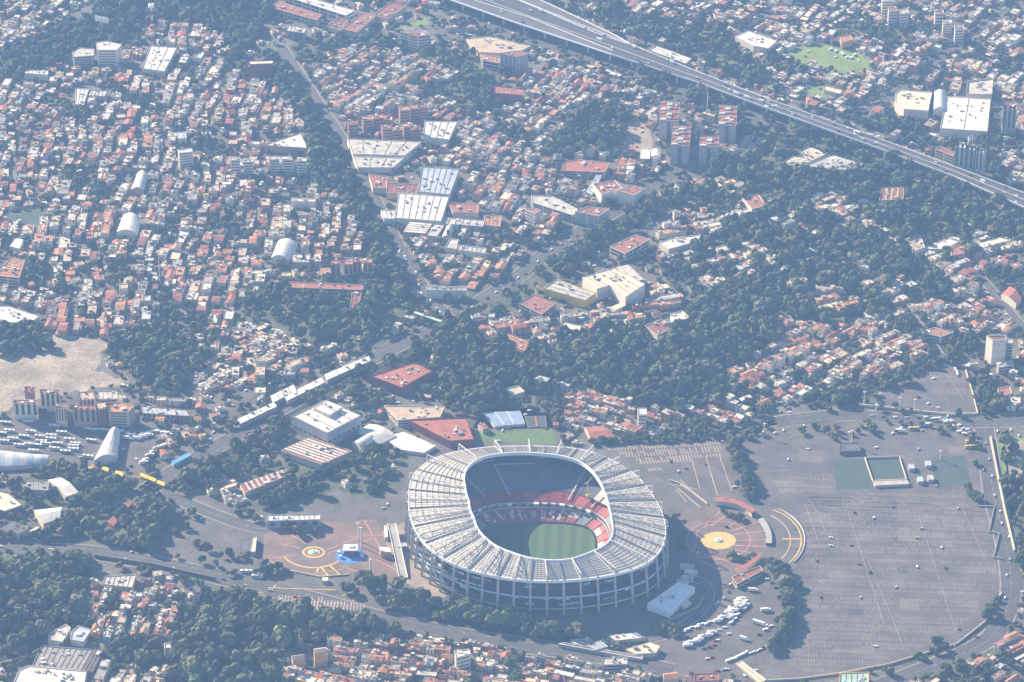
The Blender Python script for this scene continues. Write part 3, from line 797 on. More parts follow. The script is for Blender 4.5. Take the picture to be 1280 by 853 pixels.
def building(name, label, cat, poly, h, wm, rm, floors=0, items=0, seams=0, parapet=0.9, win=M_win, shape='flat', rise=3.0, group=None, wfrac=0.55, stripe=None, cols=0, base=0.0):
    """poly = roof corners in photo pixels seen at height h; everything else is worked out in metres"""
    pts = [p[:2] for p in PP(poly, h + base)]
    c = sum(pts) / len(pts)
    t = thing(name, label, cat, (c[0], c[1], base), 0, group)
    q = ccw([p - c for p in pts]); n = len(q)
    OCC.append(ground_px([p + (p - c) / max(1e-6, np.hypot(*(p - c))) * 2.0 for p in pts]))
    OCC.append(list(poly))
    w = MB(); w.prism(q, 0, h - 0.35 if shape == 'flat' else h, wm)
    w.build('wall', t)
    r = MB()
    if shape == 'flat':
        r.prism([p * (1 + 0.15 / max(1, np.hypot(*p))) for p in q], h - 0.35, h, rm)
        r.build('roof', t)
        if parapet > 0:
            pb = MB()
            for i in range(n):
                a, b = q[i] * (1 - 0.12 / max(1, np.hypot(*q[i]))), q[(i + 1) % n] * (1 - 0.12 / max(1, np.hypot(*q[(i + 1) % n])))
                pb.bar((*a, h + parapet / 2 + 0.01), (*b, h + parapet / 2 + 0.01), 0.4, wm, parapet)
            pb.build('parapet', t)
    else:
        # corners order: 0-1 eave, 2-3 eave; ridge runs along 0->1
        p0, p1, p2, p3 = [p - c for p in pts[:4]]
        k = 8 if shape == 'vault' else 2
        prof = []
        for i in range(k + 1):
            s = i / k
            z = h + (rise * math.sin(math.pi * s) if shape == 'vault' else rise * (1 - abs(2 * s - 1)))
            prof.append((s, z))
        ns = max(1, seams + 1)
        for j in range(ns):
            u0, u1 = j / ns, (j + 1) / ns
            def at(u, s, z):
                a = p0 + (p1 - p0) * u; b = p3 + (p2 - p3) * u
                return (*(a + (b - a) * s), z)
            m = rm if not stripe or j % 2 == 0 else stripe
            for i in range(k):
                r.face([at(u0, prof[i][0], prof[i][1]), at(u1, prof[i][0], prof[i][1]), at(u1, prof[i + 1][0], prof[i + 1][1]), at(u0, prof[i + 1][0], prof[i + 1][1])], m)
        for u in (0, 1):
            r.face([at(u, s, z) for s, z in prof], wm)
        r.build('roof', t)
    auto = False
    if shape == 'flat' and n == 4 and not seams and h > 3 and name not in ('storage_shed', 'mall', 'red_gym', 'school'):
        L01, L12 = np.hypot(*(pts[1] - pts[0])), np.hypot(*(pts[2] - pts[1]))
        if L01 * L12 > 350: seams, auto = int(max(2, L01 / 6)), True
    if shape == 'flat' and seams:
        sm = MB(); p0, p1, p2, p3 = [p - c for p in pts[:4]]
        for j in range(1, seams + 1):
            u = j / (seams + 1); a = p0 + (p1 - p0) * u; b = p3 + (p2 - p3) * u
            sm.bar((*(a * .98), h + 0.25), (*(b * .98), h + 0.25), 0.3 if auto else 0.6 if not stripe else 2.4, stripe or R_grey, 0.5)
        sm.build('roof_seams', t)
    if floors:
        fh = (h - 1.0) / floors
        for i in range(n):
            a, b = q[i], q[(i + 1) % n]; d = b - a; L = np.hypot(*d)
            nr = np.array([d[1], -d[0]]) / L
            if L < 3 or (nr[1] > 0.35): continue
            ang = math.atan2(d[1], d[0])
            for f in range(floors):
                z = 1.0 + f * fh + fh * 0.3
                k = cols if cols else max(1, int(L / 14))
                for j in range(k):
                    u = (j + 0.5) / k; p = a + d * u + nr * 0.02
                    wb = MB(); wb.box((*p, z), (L / k * (0.84 if not cols else 0.5), 0.16, fh * wfrac), win, ang); wb.build('window', t)
    area = abs(sum(q[i][0] * q[(i + 1) % n][1] - q[(i + 1) % n][0] * q[i][1] for i in range(n))) / 2
    if shape == 'flat' and h > 4 and area > 350: items = max(items, min(14, int(area / 160)))
    for i in range(items):
        u, v = BL.uniform(.12, .88), BL.uniform(.12, .88)
        p0, p1, p2, p3 = [p - c for p in (pts * 2)[:4]]
        a = p0 + (p1 - p0) * u; b = p3 + (p2 - p3) * u; p = a + (b - a) * v
        if n != 4: p = p * 0.8
        s = BL.uniform(1.2, 3.6); ub = MB()
        if BL.random() < .3: ub.cyl((*p, h), s * .4, BL.uniform(1, 2), BL.choice([M_black, R_white, W_grey]), 8)
        else: ub.box((*p, h), (s, s * BL.uniform(.6, 1.8), BL.uniform(.8, 2.4)), BL.choice([R_white, W_grey, R_grey, W_white, R_pale]), BL.uniform(0, 3))
        ub.build('roof_unit', t)
    return t
def quad(x, y, w, h, sx=0.0, sy=0.0):
    """slanted px quad: left-top x,y; width w; height h; sx,sy = skew"""
    return [(x, y), (x + w, y + sy), (x + w + sx, y + sy + h), (x + sx, y + h)]

# --- around the stadium
t = building('storage_shed', 'long grey-roofed white shed right beside the stadium wall near the lorry yard', 'shed', [(809,755.5),(848,728),(869,734),(837,766)], 7, M_white, M_white, items=2, parapet=0.3)
building('shed_annex', 'small white lean-to annex on the side of the grey-roofed shed', 'annex', [(845,752),(854,747),(864,753),(855,758)], 4.5, W_white, R_white, parapet=0)
for i, (x, y) in enumerate([(851,704),(856,711.5),(852,719),(847,724)]):
    building('site_container', ['grey-white container hut farthest up the yard beside the stadium', 'widest white container hut between the stadium and the gold disc plaza', 'white container hut third down the row beside the stadium', 'low white container hut touching the grey-roofed shed'][i], 'container', [(x,y),(x+17-i,y+1.5),(x+16-i,y+6.5),(x-1,y+5)], 3.4, W_white, R_white if i % 2 else R_pale, group='container huts beside the stadium', parapet=0.1)
building('gatehouse', 'low cream gatehouse with reddish roof at the corner of the lorry yard', 'gatehouse', [(915,722),(950,708),(953,714),(921,731)], 5, W_cream, R_dred, floors=1)
building('ticket_hall', 'long white ticket hall with grey front beyond the red ray plaza', 'ticket hall', [(334,644.5),(400,643.5),(400,650),(334,652)], 9, W_grey, R_white, items=3, cols=5, floors=1)
t = thing('event_stage', 'white-tented stage with red front standing on a blue carpet', 'stage', tuple(P(438, 695)))
mb = MB(); mb.cyl((0, 0, .22), 15, .14, mat('blue_carpet', (.08, .2, .5), .9, .2, .3), 24); mb.build('carpet', t)
mb = MB(); mb.box((0, 4, .36), (13, 9, 6), W_dark, 0.03); mb.box((0, -.9, .36), (9, .6, 4.2), M_red_seat, 0.03); mb.build('backdrop', t)
mb = MB(); mb.prism([(-7.5, -1.5), (7, -1.5), (7.5, 9.5), (-7, 9.5)], 6.4, 7.6, M_white); mb.box((1, 5, 7.6), (5, 4, 1.6), M_white); mb.build('canopy', t)
for x, y in ((-12, 4), (-10, -4), (11, 4), (12, -3)):
    mb = MB(); mb.box((x, y, .36), (2.6, 2.6, 3), M_white); mb.build('side_tent', t)
t = thing('footbridge', 'long pale concrete ramp bridge leading down from the stadium gate', 'footbridge', tuple(P(498, 690)))
L0 = t.location
mb = MB()
for (a, b, z0, z1) in (((489.5,655),(504.5,723),7.5,1.0), ((497,682),(516,680),5.2,6.0)):
    p = P(*a, z0); q_ = P(*b, z1); mb.bar(Vector(p) - L0, Vector(q_) - L0, 8.5 if a[0] < 495 else 7.0, M_conc, 0.7)
mb.build('deck', t)
mb = MB()
for k in range(6):
    u = (k + .5) / 6; p = P(489.5 + 15 * u, 655 + 68 * u, 7.5 - 6.5 * u) - np.array(L0); mb.box((p[0], p[1], -0.0), (1.4, 1.4, max(.5, p[2] - .3)), M_conc_d)
mb.build('pier', t)
for sgn in (-1, 1):
    mb = MB(); o_ = Vector((sgn * 4.1, sgn * .4, .9)); mb.bar(Vector(P(489.5,655,7.5)) - L0 + o_, Vector(P(504.5,723,1)) - L0 + o_, .35, M_white, 1.1); mb.build('railing', t)
building('ticket_booth', 'white flat canopy booth with an ochre base beside the concrete ramp bridge', 'booth', [(474,684),(487,684.5),(489,690),(476,690)], 7, W_ochre, R_white, parapet=0)
building('ticket_booth', 'narrow white booth at the top end of the concrete ramp bridge', 'booth', [(480,657),(484,657),(485,671),(481,672)], 4, W_white, R_white, parapet=0)
building('guard_hut', 'small square cream hut on the yellow striped plaza edge', 'hut', [(403,722),(410,722),(410,726),(403,726)], 4, W_cream, R_cream, parapet=0)
building('gate_shelter', 'curved pale shelter at the outer tip of the red ray plaza', 'shelter', [(316,673),(321,671),(319,690),(313,690)], 5, W_grey, R_cream, parapet=.3)
building('gate_shelter', 'dark open shelter on the asphalt just outside the red ray plaza', 'shelter', [(302,676),(315,673),(313,689),(300,692)], 3.5, W_dark, R_dark, parapet=.3)
building('white_hall', 'huge pale stepped hall with ribbed walls beside the station roof', 'hall', [(366,521),(406,501),(451,520),(409,542)], 19, W_grey, R_white, items=2, seams=3, cols=7, floors=1, wfrac=.12)
building('hall_upper', 'raised pale roof block standing on top of the huge stepped hall', 'roof block', [(392,510),(408,501),(428,509),(412,519)], 23, W_white, R_white, seams=1, parapet=.4)
building('striped_hall', 'dark red hall roof with white skylight stripes next to the huge pale hall', 'hall', [(351,563),(388,547),(440,564),(402,581)], 8, W_cream, R_dred, seams=7, stripe=R_white, parapet=.3)
building('market_roof', 'narrow red roof strip with white skylights among trees left of the striped hall', 'market hall', [(300,606),(358,586),(364,593),(306,616)], 6, W_cream, R_dred, seams=8, stripe=R_pale, parapet=.2)
for i, (a, hh) in enumerate([([(444,541),(462,530),(496,545),(474,556)],5), ([(478,546),(505,540),(545,557),(530,566),(500,562)],4), ([(440,553),(457,543),(470,550),(452,562)],6)]):
    building('tent_hall', ['white rounded tent hall behind the huge pale hall', 'low crumpled white tent reaching to the stadium wall', 'small white tent hall next to the striped red roof'][i], 'tent', a, hh, R_white, R_white, shape='vault' if len(a) == 4 else 'flat', rise=4, parapet=0, seams=2 if len(a) == 4 else 0)
building('red_gym', 'low red roofed gymnasium with a strip of white plant in the wood', 'gymnasium', [(464,471),(516,454),(543,463),(502,485)], 11, W_dred, R_red, items=12)
building('red_gym', 'flat salmon roofed hall right behind the far stadium rim', 'gymnasium', [(511,526),(582,523),(592,550),(562,552)], 9, W_dred, R_red, items=1)
building('school', 'tan roofed clubhouse with a white box on top behind the stadium', 'clubhouse', [(480,508),(556,509),(550,522),(497,526)], 7, W_white, R_tan, items=8, floors=2)
building('sport_court', 'blue and grey ball court on a raised deck behind the stadium', 'sports court', [(603,516),(650,514),(656,530),(618,533)], 3, W_white, A_blue, parapet=.2, seams=2, stripe=R_bluegrey)
building('sport_court', 'small red and green ball court beside the blue one', 'sports court', [(656,521),(682,520),(683,533),(660,534)], 1.2, W_grey, A_dgreen, parapet=.1, seams=1, stripe=R_red)
building('red_pavilion', 'bright red hipped roof at the hedge behind the stadium', 'pavilion', [(731,534),(752,533),(768,546),(738,549)], 5, W_cream, R_red, shape='gable', rise=2)
building('slim_tower', 'slim white stair tower standing by the hedge beyond the car park', 'tower', [(797,511),(808,511),(808,519),(798,519)], 17, W_white, R_white, floors=4, wfrac=.3)
building('white_annex', 'white flat roof among trees above the blue court', 'annex', [(630,487),(648,483),(656,490),(640,495)], 5, W_white, R_pale)
# walled courts on the car park
t = thing('walled_court', 'square dark green court inside white walls on the far part of the car park', 'sports court', tuple(P(1108, 590)))
pts = [p - np.array(t.location) for p in PP([(1081,574),(1124,572.5),(1133,601),(1091,603)])]
mb = MB(); mb.prism(pts, .1, .35, A_dgreen); mb.build('turf', t)
mb = MB()
for i in range(4): mb.bar(Vector(pts[i]) + Vector((0, 0, 1.3)), Vector(pts[(i + 1) % 4]) + Vector((0, 0, 1.3)), .6, W_cream, 2.4)
mb.build('wall', t)
building('court_stand', 'long white stand along the near wall of the dark green court', 'stand', [(1092,602),(1134,600),(1136,605),(1094,607)], 3, W_cream, R_pale, parapet=.2)
for i, (x, y) in enumerate([(1139,584),(1160,580),(1150,600),(1163,598)]):
    building('club_hut', ['pale blue roofed hut right of the walled dark court', 'blue-white hut farthest from the walled dark court', 'pale green canopy hut beside the long white stand', 'grey hut at the outer end of the court huts'][i], 'hut', quad(x-4,y-4,7,6,1.5), 4, W_grey, [R_bluegrey, R_bluegrey, mat('roof_pale_green', (.35,.5,.4), .8, .2, .2), R_pale][i], parapet=.2, group='huts beside the walled court')
building('dark_cage', 'dark netted steel cage standing on the far edge of the car park', 'cage', [(1050,555),(1073,554),(1076,564),(1050,565)], 4, W_dark, R_dark, parapet=.6, cols=3, floors=1)
# --- left of the stadium: station, tents, bus yard
for i, a in enumerate([[(297,524),(342,503),(346,508),(300,530)], [(338,495),(367,481),(370,488),(342,503)], [(355,495),(402,472),(406,478),(359,501)], [(406,468),(461,445),(463,451),(409,475)]]):
    building('station_roof', ['long white station roof piece nearest to the grey boulevard', 'short white station roof piece beside the market stalls', 'middle white station roof piece between the trees and the rails', 'far white station roof piece nearest to the red gymnasium'][i], 'station roof', a, 6, W_grey, R_white, parapet=0, seams=3, group='long white station roofs')
building('white_tent', 'tall tapering white tent at the corner of the bus yard', 'tent', [(117,576),(136,540),(150,537),(146,571)], 7, R_white, R_white, shape='vault', rise=5)
building('tent_hall', 'white pleated tent hall along the near side of the bus yard', 'tent hall', [(-10,562),(62,570),(60,580),(-12,583)], 6, R_white, R_white, shape='vault', rise=5, seams=7, stripe=R_bluegrey)
building('faceted_tent', 'larger cream faceted tent roof in the trees below the bus yard', 'tent', [(60,600),(76,597),(99,616),(86,624)], 8, R_cream, R_white, shape='gable', rise=3, seams=4)
building('faceted_tent', 'smaller white faceted tent roof just below the larger one', 'tent', [(42,638),(78,634),(75,648),(54,655)], 7, R_cream, R_white, shape='gable', rise=3, seams=3)
building('open_hall', 'grey shallow roof beside the larger cream faceted tent', 'hall', [(26,602),(62,601),(60,614),(30,612)], 6, W_grey, R_grey)
building('open_hall', 'white sloping roof cut by the picture edge beside the faceted tents', 'hall', [(-12,612),(10,617),(28,632),(6,640),(-12,634)], 7, W_dark, R_cream)
building('ribbed_ramp', 'narrow maroon and white striped roof lying in the trees by the boulevard', 'covered ramp', [(134,652),(160,626),(166,628),(142,658)], 4, W_dred, R_dred, seams=1, stripe=R_pale, parapet=0)
building('blue_roof', 'long thin blue roof beside the rail line', 'station roof', [(214,577),(236,566),(239,569),(217,581)], 4, W_grey, mat('roof_blue', (.10,.28,.55), .7, .15, .1), parapet=0)
for i, (x, y, c) in enumerate([(127,582,0), (145,588,0), (176,591,1), (186,595,1), (197,600,1)]):
    building('market_stall', ['yellow stall awning nearest to the tapering white tent', 'second yellow stall awning from the tapering white tent', 'yellow awning at the near end of the long awning row', 'middle yellow awning of the long awning row', 'yellow awning at the boulevard end of the long awning row'][i], 'stall', [(x,y),(x+9,y+3.5),(x+8,y+7.5),(x-1,y+4)], 3.2, M_yellow, M_yellow, parapet=0, group='yellow market awnings')
BW = [('white apartment block with red parapet at the end of the bus yard', [(17,500),(47,501),(47,506),(17,505)], 20, W_white, R_dred, 0),
 ('white apartment block with red crown behind the first one', [(50,487),(75,488),(75,493),(50,493)], 22, W_white, R_dred, 0),
 ('narrow white apartment slab between the white and the pink blocks', [(69,505),(83,505),(83,512),(69,511)], 22, W_cream, R_dred, 0),
 ('pink apartment block with dark window strips beside the bus yard', [(91,507),(120,508),(120,513),(91,512)], 22, W_pink, R_red, 0),
 ('tan brick apartment block behind the pink one', [(119,504),(131,503),(134,511),(121,513)], 20, W_brick, R_tan, 0),
 ('balconied brick apartment block at the end of the apartment row', [(135,510),(150,503),(168,508),(160,516),(136,515)], 18, W_cream, R_orange, 5),
 ('grey apartment block behind the pink one', [(98,491),(116,490),(118,500),(99,501)], 20, W_grey, R_tan, 0),
 ('dark brick tower behind the white apartment blocks', [(31,484),(43,484),(43,492),(31,492)], 24, W_brick, R_dred, 0),
 ('pale stuccoed apartment block farthest back beside the trees', [(122,490),(146,489),(147,499),(123,500)], 17, W_cream, R_pale, 4)]
for lb, a, hh, wm, rm, fl in BW:
    building('apartment_block', lb, 'apartment block', a, hh, wm, rm, floors=fl or 1, cols=4 if not fl else 0, wfrac=.8 if not fl else .4, items=2, group='apartment blocks by the bus yard')
building('row_houses', 'long terrace of blue-grey roofs behind the balconied brick block', 'terrace', [(176,508),(232,513),(236,521),(178,517)], 6, W_pink, R_bluegrey, items=12, floors=1, cols=10)
# --- near left corner
building('market_hall', 'grey roofed hall by the boulevard wall above the near row houses', 'hall', [(132,721),(170,719),(165,735),(128,731)], 6, W_cream, R_pale, items=3)
building('white_hall', 'big white roof cut by the near edge of the picture', 'hall', [(24,838),(36,833),(108,840),(104,862),(14,862)], 8, W_white, R_white, items=6)
building('dark_hall', 'grey parking roof with a dark brown band near the lower corner', 'hall', [(52,808),(118,813),(102,838),(40,834)], 5, W_grey, R_grey, items=8)
building('long_shed', 'dark brown roof strip beside the big white hall at the near corner', 'shed', [(116,812),(130,811),(116,840),(101,838)], 6, W_dark, mat('roof_brown', (.13,.10,.085), .9, .2, .1), parapet=.2)
building('white_hall', 'white walled flat building with skylights above the dark parking roof', 'hall', [(62,793),(82,781),(88,785),(78,803),(60,800)], 7, W_white, R_pale, items=3)
building('white_hall', 'grey and white hall with ladders beside the tank yard', 'hall', [(90,790),(98,783),(114,788),(104,803),(88,800)], 6, W_white, R_bluegrey, items=4)
building('white_cube', 'white windowless cube between the near trees', 'building', [(205,805),(222,804),(221,810),(206,811)], 8, W_white, R_pale)
building('tall_house', 'tan gabled block on the left of the near pair', 'apartment block', [(364,820),(380,818),(381,823),(366,825)], 12, W_ochre, R_tan, shape='gable', rise=2)
building('tall_house', 'taller tan gabled block on the right of the near pair', 'apartment block', [(392,811),(408,809),(409,815),(393,817)], 18, W_ochre, R_tan, shape='gable', rise=2)
building('slim_tower', 'slim white tower block among the small houses at the near edge', 'tower', [(568,815),(586,812),(588,818),(570,823)], 18, W_white, R_white, floors=4, wfrac=.3, items=2)
building('grey_block', 'grey flat block with a red top hut under the stadium at the near edge', 'building', [(754,823),(784,822),(784,831),(752,832)], 8, W_grey, R_pale, items=6, floors=2)
building('red_row', 'orange roofed house with cream front by the lorry yard at the near edge', 'house', [(829,842),(846,840),(848,848),(830,849)], 7, W_cream, R_orange, shape='gable', rise=2)
building('red_row', 'long dark pink roofed house beside the ramp into the lorry yard', 'house', [(868,843),(898,842),(899,851),(868,852)], 6, W_pink, R_dred, items=3)
building('green_hall', 'pale green roofed hall at the near edge of the car park', 'hall', [(1050,842),(1085,841),(1086,860),(1049,860)], 7, W_yellow, mat('roof_sage', (.30,.42,.36), .8, .2, .1))
building('loading_ramp', 'pale ridged concrete ramp slab at the near end of the lorry yard', 'ramp', [(920,829),(926,826),(958,850),(950,855)], 2.0, W_cream, R_cream, parapet=.6, seams=1)
# boat-shaped depot under the stadium
building('depot_roof', 'long thin white wall-roof along the near side of the scrap depot', 'depot', [(698,805),(705,803),(803,820),(803,824)], 4, W_grey, R_white, parapet=0)
building('depot_roof', 'white flat roof at the far side of the scrap depot', 'depot', [(760,795),(795,791),(807,797),(770,801)], 4, W_grey, R_white, items=4, parapet=.2)
building('depot_roof', 'rounded cream roof at the end of the scrap depot', 'depot', [(782,812),(812,803),(825,808),(820,816),(795,818)], 5, W_cream, R_cream, parapet=.2, items=5)
building('depot_roof', 'grey glazed roof in the middle of the scrap depot', 'depot', [(733,806),(752,801),(760,808),(745,813)], 5, W_grey, R_bluegrey, seams=3, parapet=.2)
building('depot_roof', 'small white roof at the pointed end of the scrap depot', 'depot', [(712,800),(738,797),(742,802),(720,807)], 4, W_grey, R_pale, items=3, parapet=.2)
# --- middle distance
building('yellow_store', 'big box store with yellow walls and pale flat roof', 'store', [(680,361),(696,350),(745,367),(731,376)], 10, W_yellow, R_pale, items=6, seams=2)
building('cinema_hall', 'white walled hall with pale panelled roof next to the yellow store', 'hall', [(728,347),(744,343),(766,356),(746,362)], 15, W_white, R_cream, seams=2)
building('cinema_hall', 'largest pale panelled hall roof between the yellow store and the wood', 'hall', [(744,342),(766,336),(806,356),(782,372)], 16, W_white, R_cream, seams=3, items=2)
building('cinema_hall', 'maroon striped roof joined to the largest panelled hall', 'hall', [(768,335),(786,331),(806,350),(790,353)], 14, W_grey, R_dred, seams=6, stripe=R_pale, parapet=.2)
building('long_canopy', 'curved cream canopy in front of the panelled halls', 'canopy', [(763,384),(798,370),(803,372),(769,388)], 6, W_white, R_cream, parapet=0)
building('red_school', 'red roofed school with a dark patio beside the yellow store', 'school', [(649,380),(667,369),(695,380),(677,394)], 8, W_grey, R_red, items=3, floors=2)
building('small_hall', 'narrow cream shed roof below the yellow store car park', 'shed', [(700,409),(704,403),(727,408),(724,415)], 5, W_grey, R_cream)
building('orange_hall', 'broad salmon roof at the edge of the wood below the red school', 'hall', [(616,428),(634,417),(668,430),(652,442)], 6, W_pink, R_orange, items=2)
building('villa', 'white villa with red roof top at the edge of the wood below the panelled halls', 'villa', [(838,395),(852,389),(862,397),(846,405)], 7, W_white, R_white, items=5)
building('villa', 'long white villa wing with maroon roof in front of the wood', 'villa', [(806,408),(826,400),(845,408),(822,420)], 6, W_white, R_dred, items=6)
building('long_wall_hall', 'long white-walled depot beside the far avenue junction', 'depot', [(533,358),(583,360),(583,364),(533,363)], 11, W_white, R_grey, items=4)
building('school', 'red strip roofed school with a white dome end behind the avenue trees', 'school', [(360,353),(453,357),(453,363),(362,360)], 9, W_cream, R_red, floors=2)
building('school', 'red roofed side wing of the strip roofed school', 'school', [(441,358),(453,358),(448,386),(438,385)], 7, W_cream, R_dred)
for i, (x, y) in enumerate([(414,330),(430,330),(441,327),(454,328)]):
    building('brick_block', ['brown brick block at the left end of its row by the avenue', 'second brown brick block of the row by the avenue', 'pinkish brick block third in the row by the avenue', 'brick block at the avenue end of its row'][i], 'apartment block', [(x,y-4),(x+11,y-4),(x+11,y+1),(x,y+1)], 18, [W_brick, W_ochre, W_pink, W_ochre][i], R_orange, floors=1, cols=2, wfrac=.7, items=2, group='brick blocks by the avenue')
building('vault_hall', 'white barrel roof beside the brick blocks', 'hall', [(339,322),(348,301),(372,304),(361,325)], 8, W_white, R_white, shape='vault', rise=5)
building('flat_hall', 'pale flat roof adjoining the white barrel roof by the brick blocks', 'hall', [(364,318),(388,318),(386,329),(366,328)], 7, W_grey, R_pale)
building('white_box_hall', 'white boxy hall above the terrace rows by the avenue trees', 'hall', [(364,248),(395,249),(394,253),(364,252)], 9, W_white, R_pale, items=3)
building('vault_hall', 'largest white barrel roof in the dense quarter', 'hall', [(146,290),(154,269),(175,272),(172,293)], 8, W_white, R_white, shape='vault', rise=5)
building('vault_hall', 'slender white barrel roof farther up the dense quarter', 'hall', [(164,237),(172,216),(185,217),(180,238)], 7, W_pink, R_white, shape='vault', rise=4)
building('white_hall', 'big white roofed hall with a red corner at the picture edge', 'hall', [(-12,383),(10,383),(49,396),(36,406),(-12,401)], 7, W_grey, R_white, items=6)
building('bus_shed', 'white bus shed at the end of the rows of parked coaches', 'shed', [(12,308),(20,298),(29,300),(24,311)], 6, W_white, R_white, parapet=.2)
building('brick_terrace', 'stepped pink terrace at the picture edge beside the coach yard', 'apartment block', [(-5,345),(14,322),(31,326),(24,348)], 11, W_cream, R_orange, floors=3, items=10)
building('white_block', 'white slab of flats with dark ends in the dense quarter', 'apartment block', [(222,188),(239,186),(241,190),(224,192)], 22, W_white, R_white, floors=6, wfrac=.35)
for i, (x, y) in enumerate([(288,197),(304,199),(337,196),(353,196),(371,198)]):
    building('white_block', ['white tower flats farthest from the triangular white roof', 'second white tower flats in the row below the triangular roof', 'white tower flats with green edge under the triangular roof', 'white tower flats right under the triangular roof', 'white tower flats beside the avenue trees'][i], 'apartment block', [(x,y),(x+12,y),(x+12,y+4),(x,y+4)], 20, W_white, R_pale, floors=5, wfrac=.4, items=3, group='white tower flats')
building('triangle_hall', 'triangular white roof with brown wall beside the avenue trees', 'hall', [(330,182),(375,167),(385,186)], 9, W_pink, R_white, items=0)
building('factory', 'big pale grey factory with roof plant beside the avenue trees', 'factory', [(434,174),(527,178),(506,195),(441,193)], 9, W_white, R_pale, items=10, seams=4)
building('factory', 'lower pale factory wing facing the avenue', 'factory', [(441,196),(505,198),(491,210),(447,210)], 7, W_white, R_pale, items=3, seams=2)
building('white_warehouse', 'square white ribbed roof behind the brick apartment cluster', 'warehouse', [(531,152),(571,153),(561,175),(529,171)], 9, W_white, R_white, seams=3)
building('blue_warehouse', 'big blue-grey ribbed warehouse roof', 'warehouse', [(528,209),(574,212),(562,244),(523,240)], 11, W_grey, R_bluegrey, seams=5)
building('saw_warehouse', 'big white roof with dark seams beside the blue-grey warehouse', 'warehouse', [(498,242),(561,246),(551,277),(494,273)], 9, W_white, R_white, seams=6)
building('saw_warehouse', 'white ribbed low wing reaching to the avenue', 'warehouse', [(476,263),(500,264),(498,274),(480,274)], 7, W_white, R_white, seams=3)
building('red_warehouse', 'red roofed warehouse at the avenue beside the white seamed roof', 'warehouse', [(461,218),(484,221),(483,236),(466,235)], 8, W_cream, R_red)
building('red_warehouse', 'maroon warehouse roof joined to the blue-grey warehouse', 'warehouse', [(484,229),(524,231),(521,243),(483,242)], 8, W_cream, R_dred, items=4)
building('white_shed', 'white twin-pitched shed nearest to the avenue junction', 'shed', [(504,290),(512,277),(540,280),(532,292)], 7, W_pink, R_white, parapet=.2)
building('white_shed', 'pale grey shed next to the twin-pitched white one', 'shed', [(534,294),(543,281),(555,282),(546,296)], 7, W_grey, R_pale, parapet=.2)
building('vault_hall', 'small pale barrel roof beside the twin-pitched sheds', 'shed', [(552,297),(558,283),(568,283),(563,298)], 5, W_grey, R_pale, shape='vault', rise=3)
building('red_hall', 'red tiled hall right of the white seamed warehouse', 'hall', [(560,254),(597,256),(598,267),(566,266)], 7, W_cream, R_red, items=4)
building('red_hall', 'orange-red roof at the edge of the trees right of the warehouses', 'hall', [(605,270),(627,270),(625,284),(607,282)], 6, W_cream, R_orange)
building('grey_shed', 'pale grey roofs with a green bay below the red tiled hall', 'shed', [(553,272),(606,276),(604,284),(550,280)], 6, W_grey, R_pale, seams=5)
building('white_shed', 'white gabled shed by the dark cypress trees', 'shed', [(556,310),(563,299),(573,300),(570,312)], 6, W_white, R_pale)
building('long_shed', 'long white shed behind the cypress trees', 'shed', [(573,307),(608,311),(606,317),(572,313)], 7, W_white, R_pale)
# brick apartment cluster
for i, (x, y) in enumerate([(434,152),(452,146),(466,144),(476,157),(489,159),(503,155),(512,158),(498,134),(512,132),(521,131)]):
    building('brick_block', ['lone brown brick block at the avenue side of the brick cluster', 'brick block behind the lone one in the brick cluster', 'brick block with tan roof in the back row of the brick cluster', 'front brick block with pale window columns in the brick cluster', 'front brick block in the middle of the brick cluster', 'front brick block third along the brick cluster', 'front brick block at the end of the brick cluster', 'back brick block in the taller row of the brick cluster', 'back brick block in the middle of the taller row', 'back brick block at the far end of the taller row'][i], 'apartment block', [(x,y),(x+12,y-1),(x+14,y+4),(x+2,y+5)], 18, [W_brick, W_pink][i % 2], R_orange if i % 3 else R_dred, floors=4, wfrac=.35, items=2, group='brick apartment cluster')
# far left quarter
building('white_block', 'tall pale tower of flats at the wood edge in the far quarter', 'apartment block', [(120,54),(132,52),(152,56),(146,63),(121,63)], 24, W_white, R_white, floors=6, wfrac=.35, items=3)
building('grey_flats', 'stepped grey flats beside the tall pale tower in the far quarter', 'apartment block', [(90,66),(100,60),(118,62),(117,70),(92,72)], 15, W_grey, R_pale, floors=4, items=4)
building('white_block', 'long low white office slab at the far wood edge', 'office', [(30,88),(60,89),(60,94),(30,92)], 9, W_white, R_white, items=3)
building('warehouse', 'white and grey flat warehouse in the far quarter', 'warehouse', [(188,58),(221,60),(205,90),(178,86)], 8, W_cream, R_white, items=2, seams=2)
building('white_shed', 'white L shaped shed in the far quarter', 'shed', [(95,111),(111,112),(104,132),(94,131)], 7, W_white, R_white)
building('grey_shed', 'grey shed beside the white L shaped one in the far quarter', 'shed', [(111,113),(134,114),(131,121),(109,120)], 6, W_grey, R_pale)
building('red_tower', 'dark red windowless block with a pale top edge', 'building', [(311,77),(341,76),(341,80),(311,81)], 19, W_dred, R_cream)
building('college', 'red roofed college wing under the long white roof at the far edge', 'college', [(335,9),(348,2),(402,19),(396,26)], 9, W_cream, R_red, floors=2)
building('college', 'long white roof strip of the college at the far edge', 'college', [(356,-4),(372,-6),(443,14),(432,20)], 11, W_white, R_white, seams=1, floors=2)
building('college', 'red tiled hall with rounded corner in the college', 'college', [(428,37),(454,16),(470,20),(446,41)], 9, W_cream, R_red, items=3)
building('college', 'red double roof at the end of the college', 'college', [(466,20),(488,4),(508,8),(484,24)], 8, W_cream, R_dred, seams=1, stripe=R_red)
building('college', 'maroon low roof before the rounded red hall', 'college', [(408,34),(424,22),(436,24),(424,38)], 6, W_cream, R_dred)
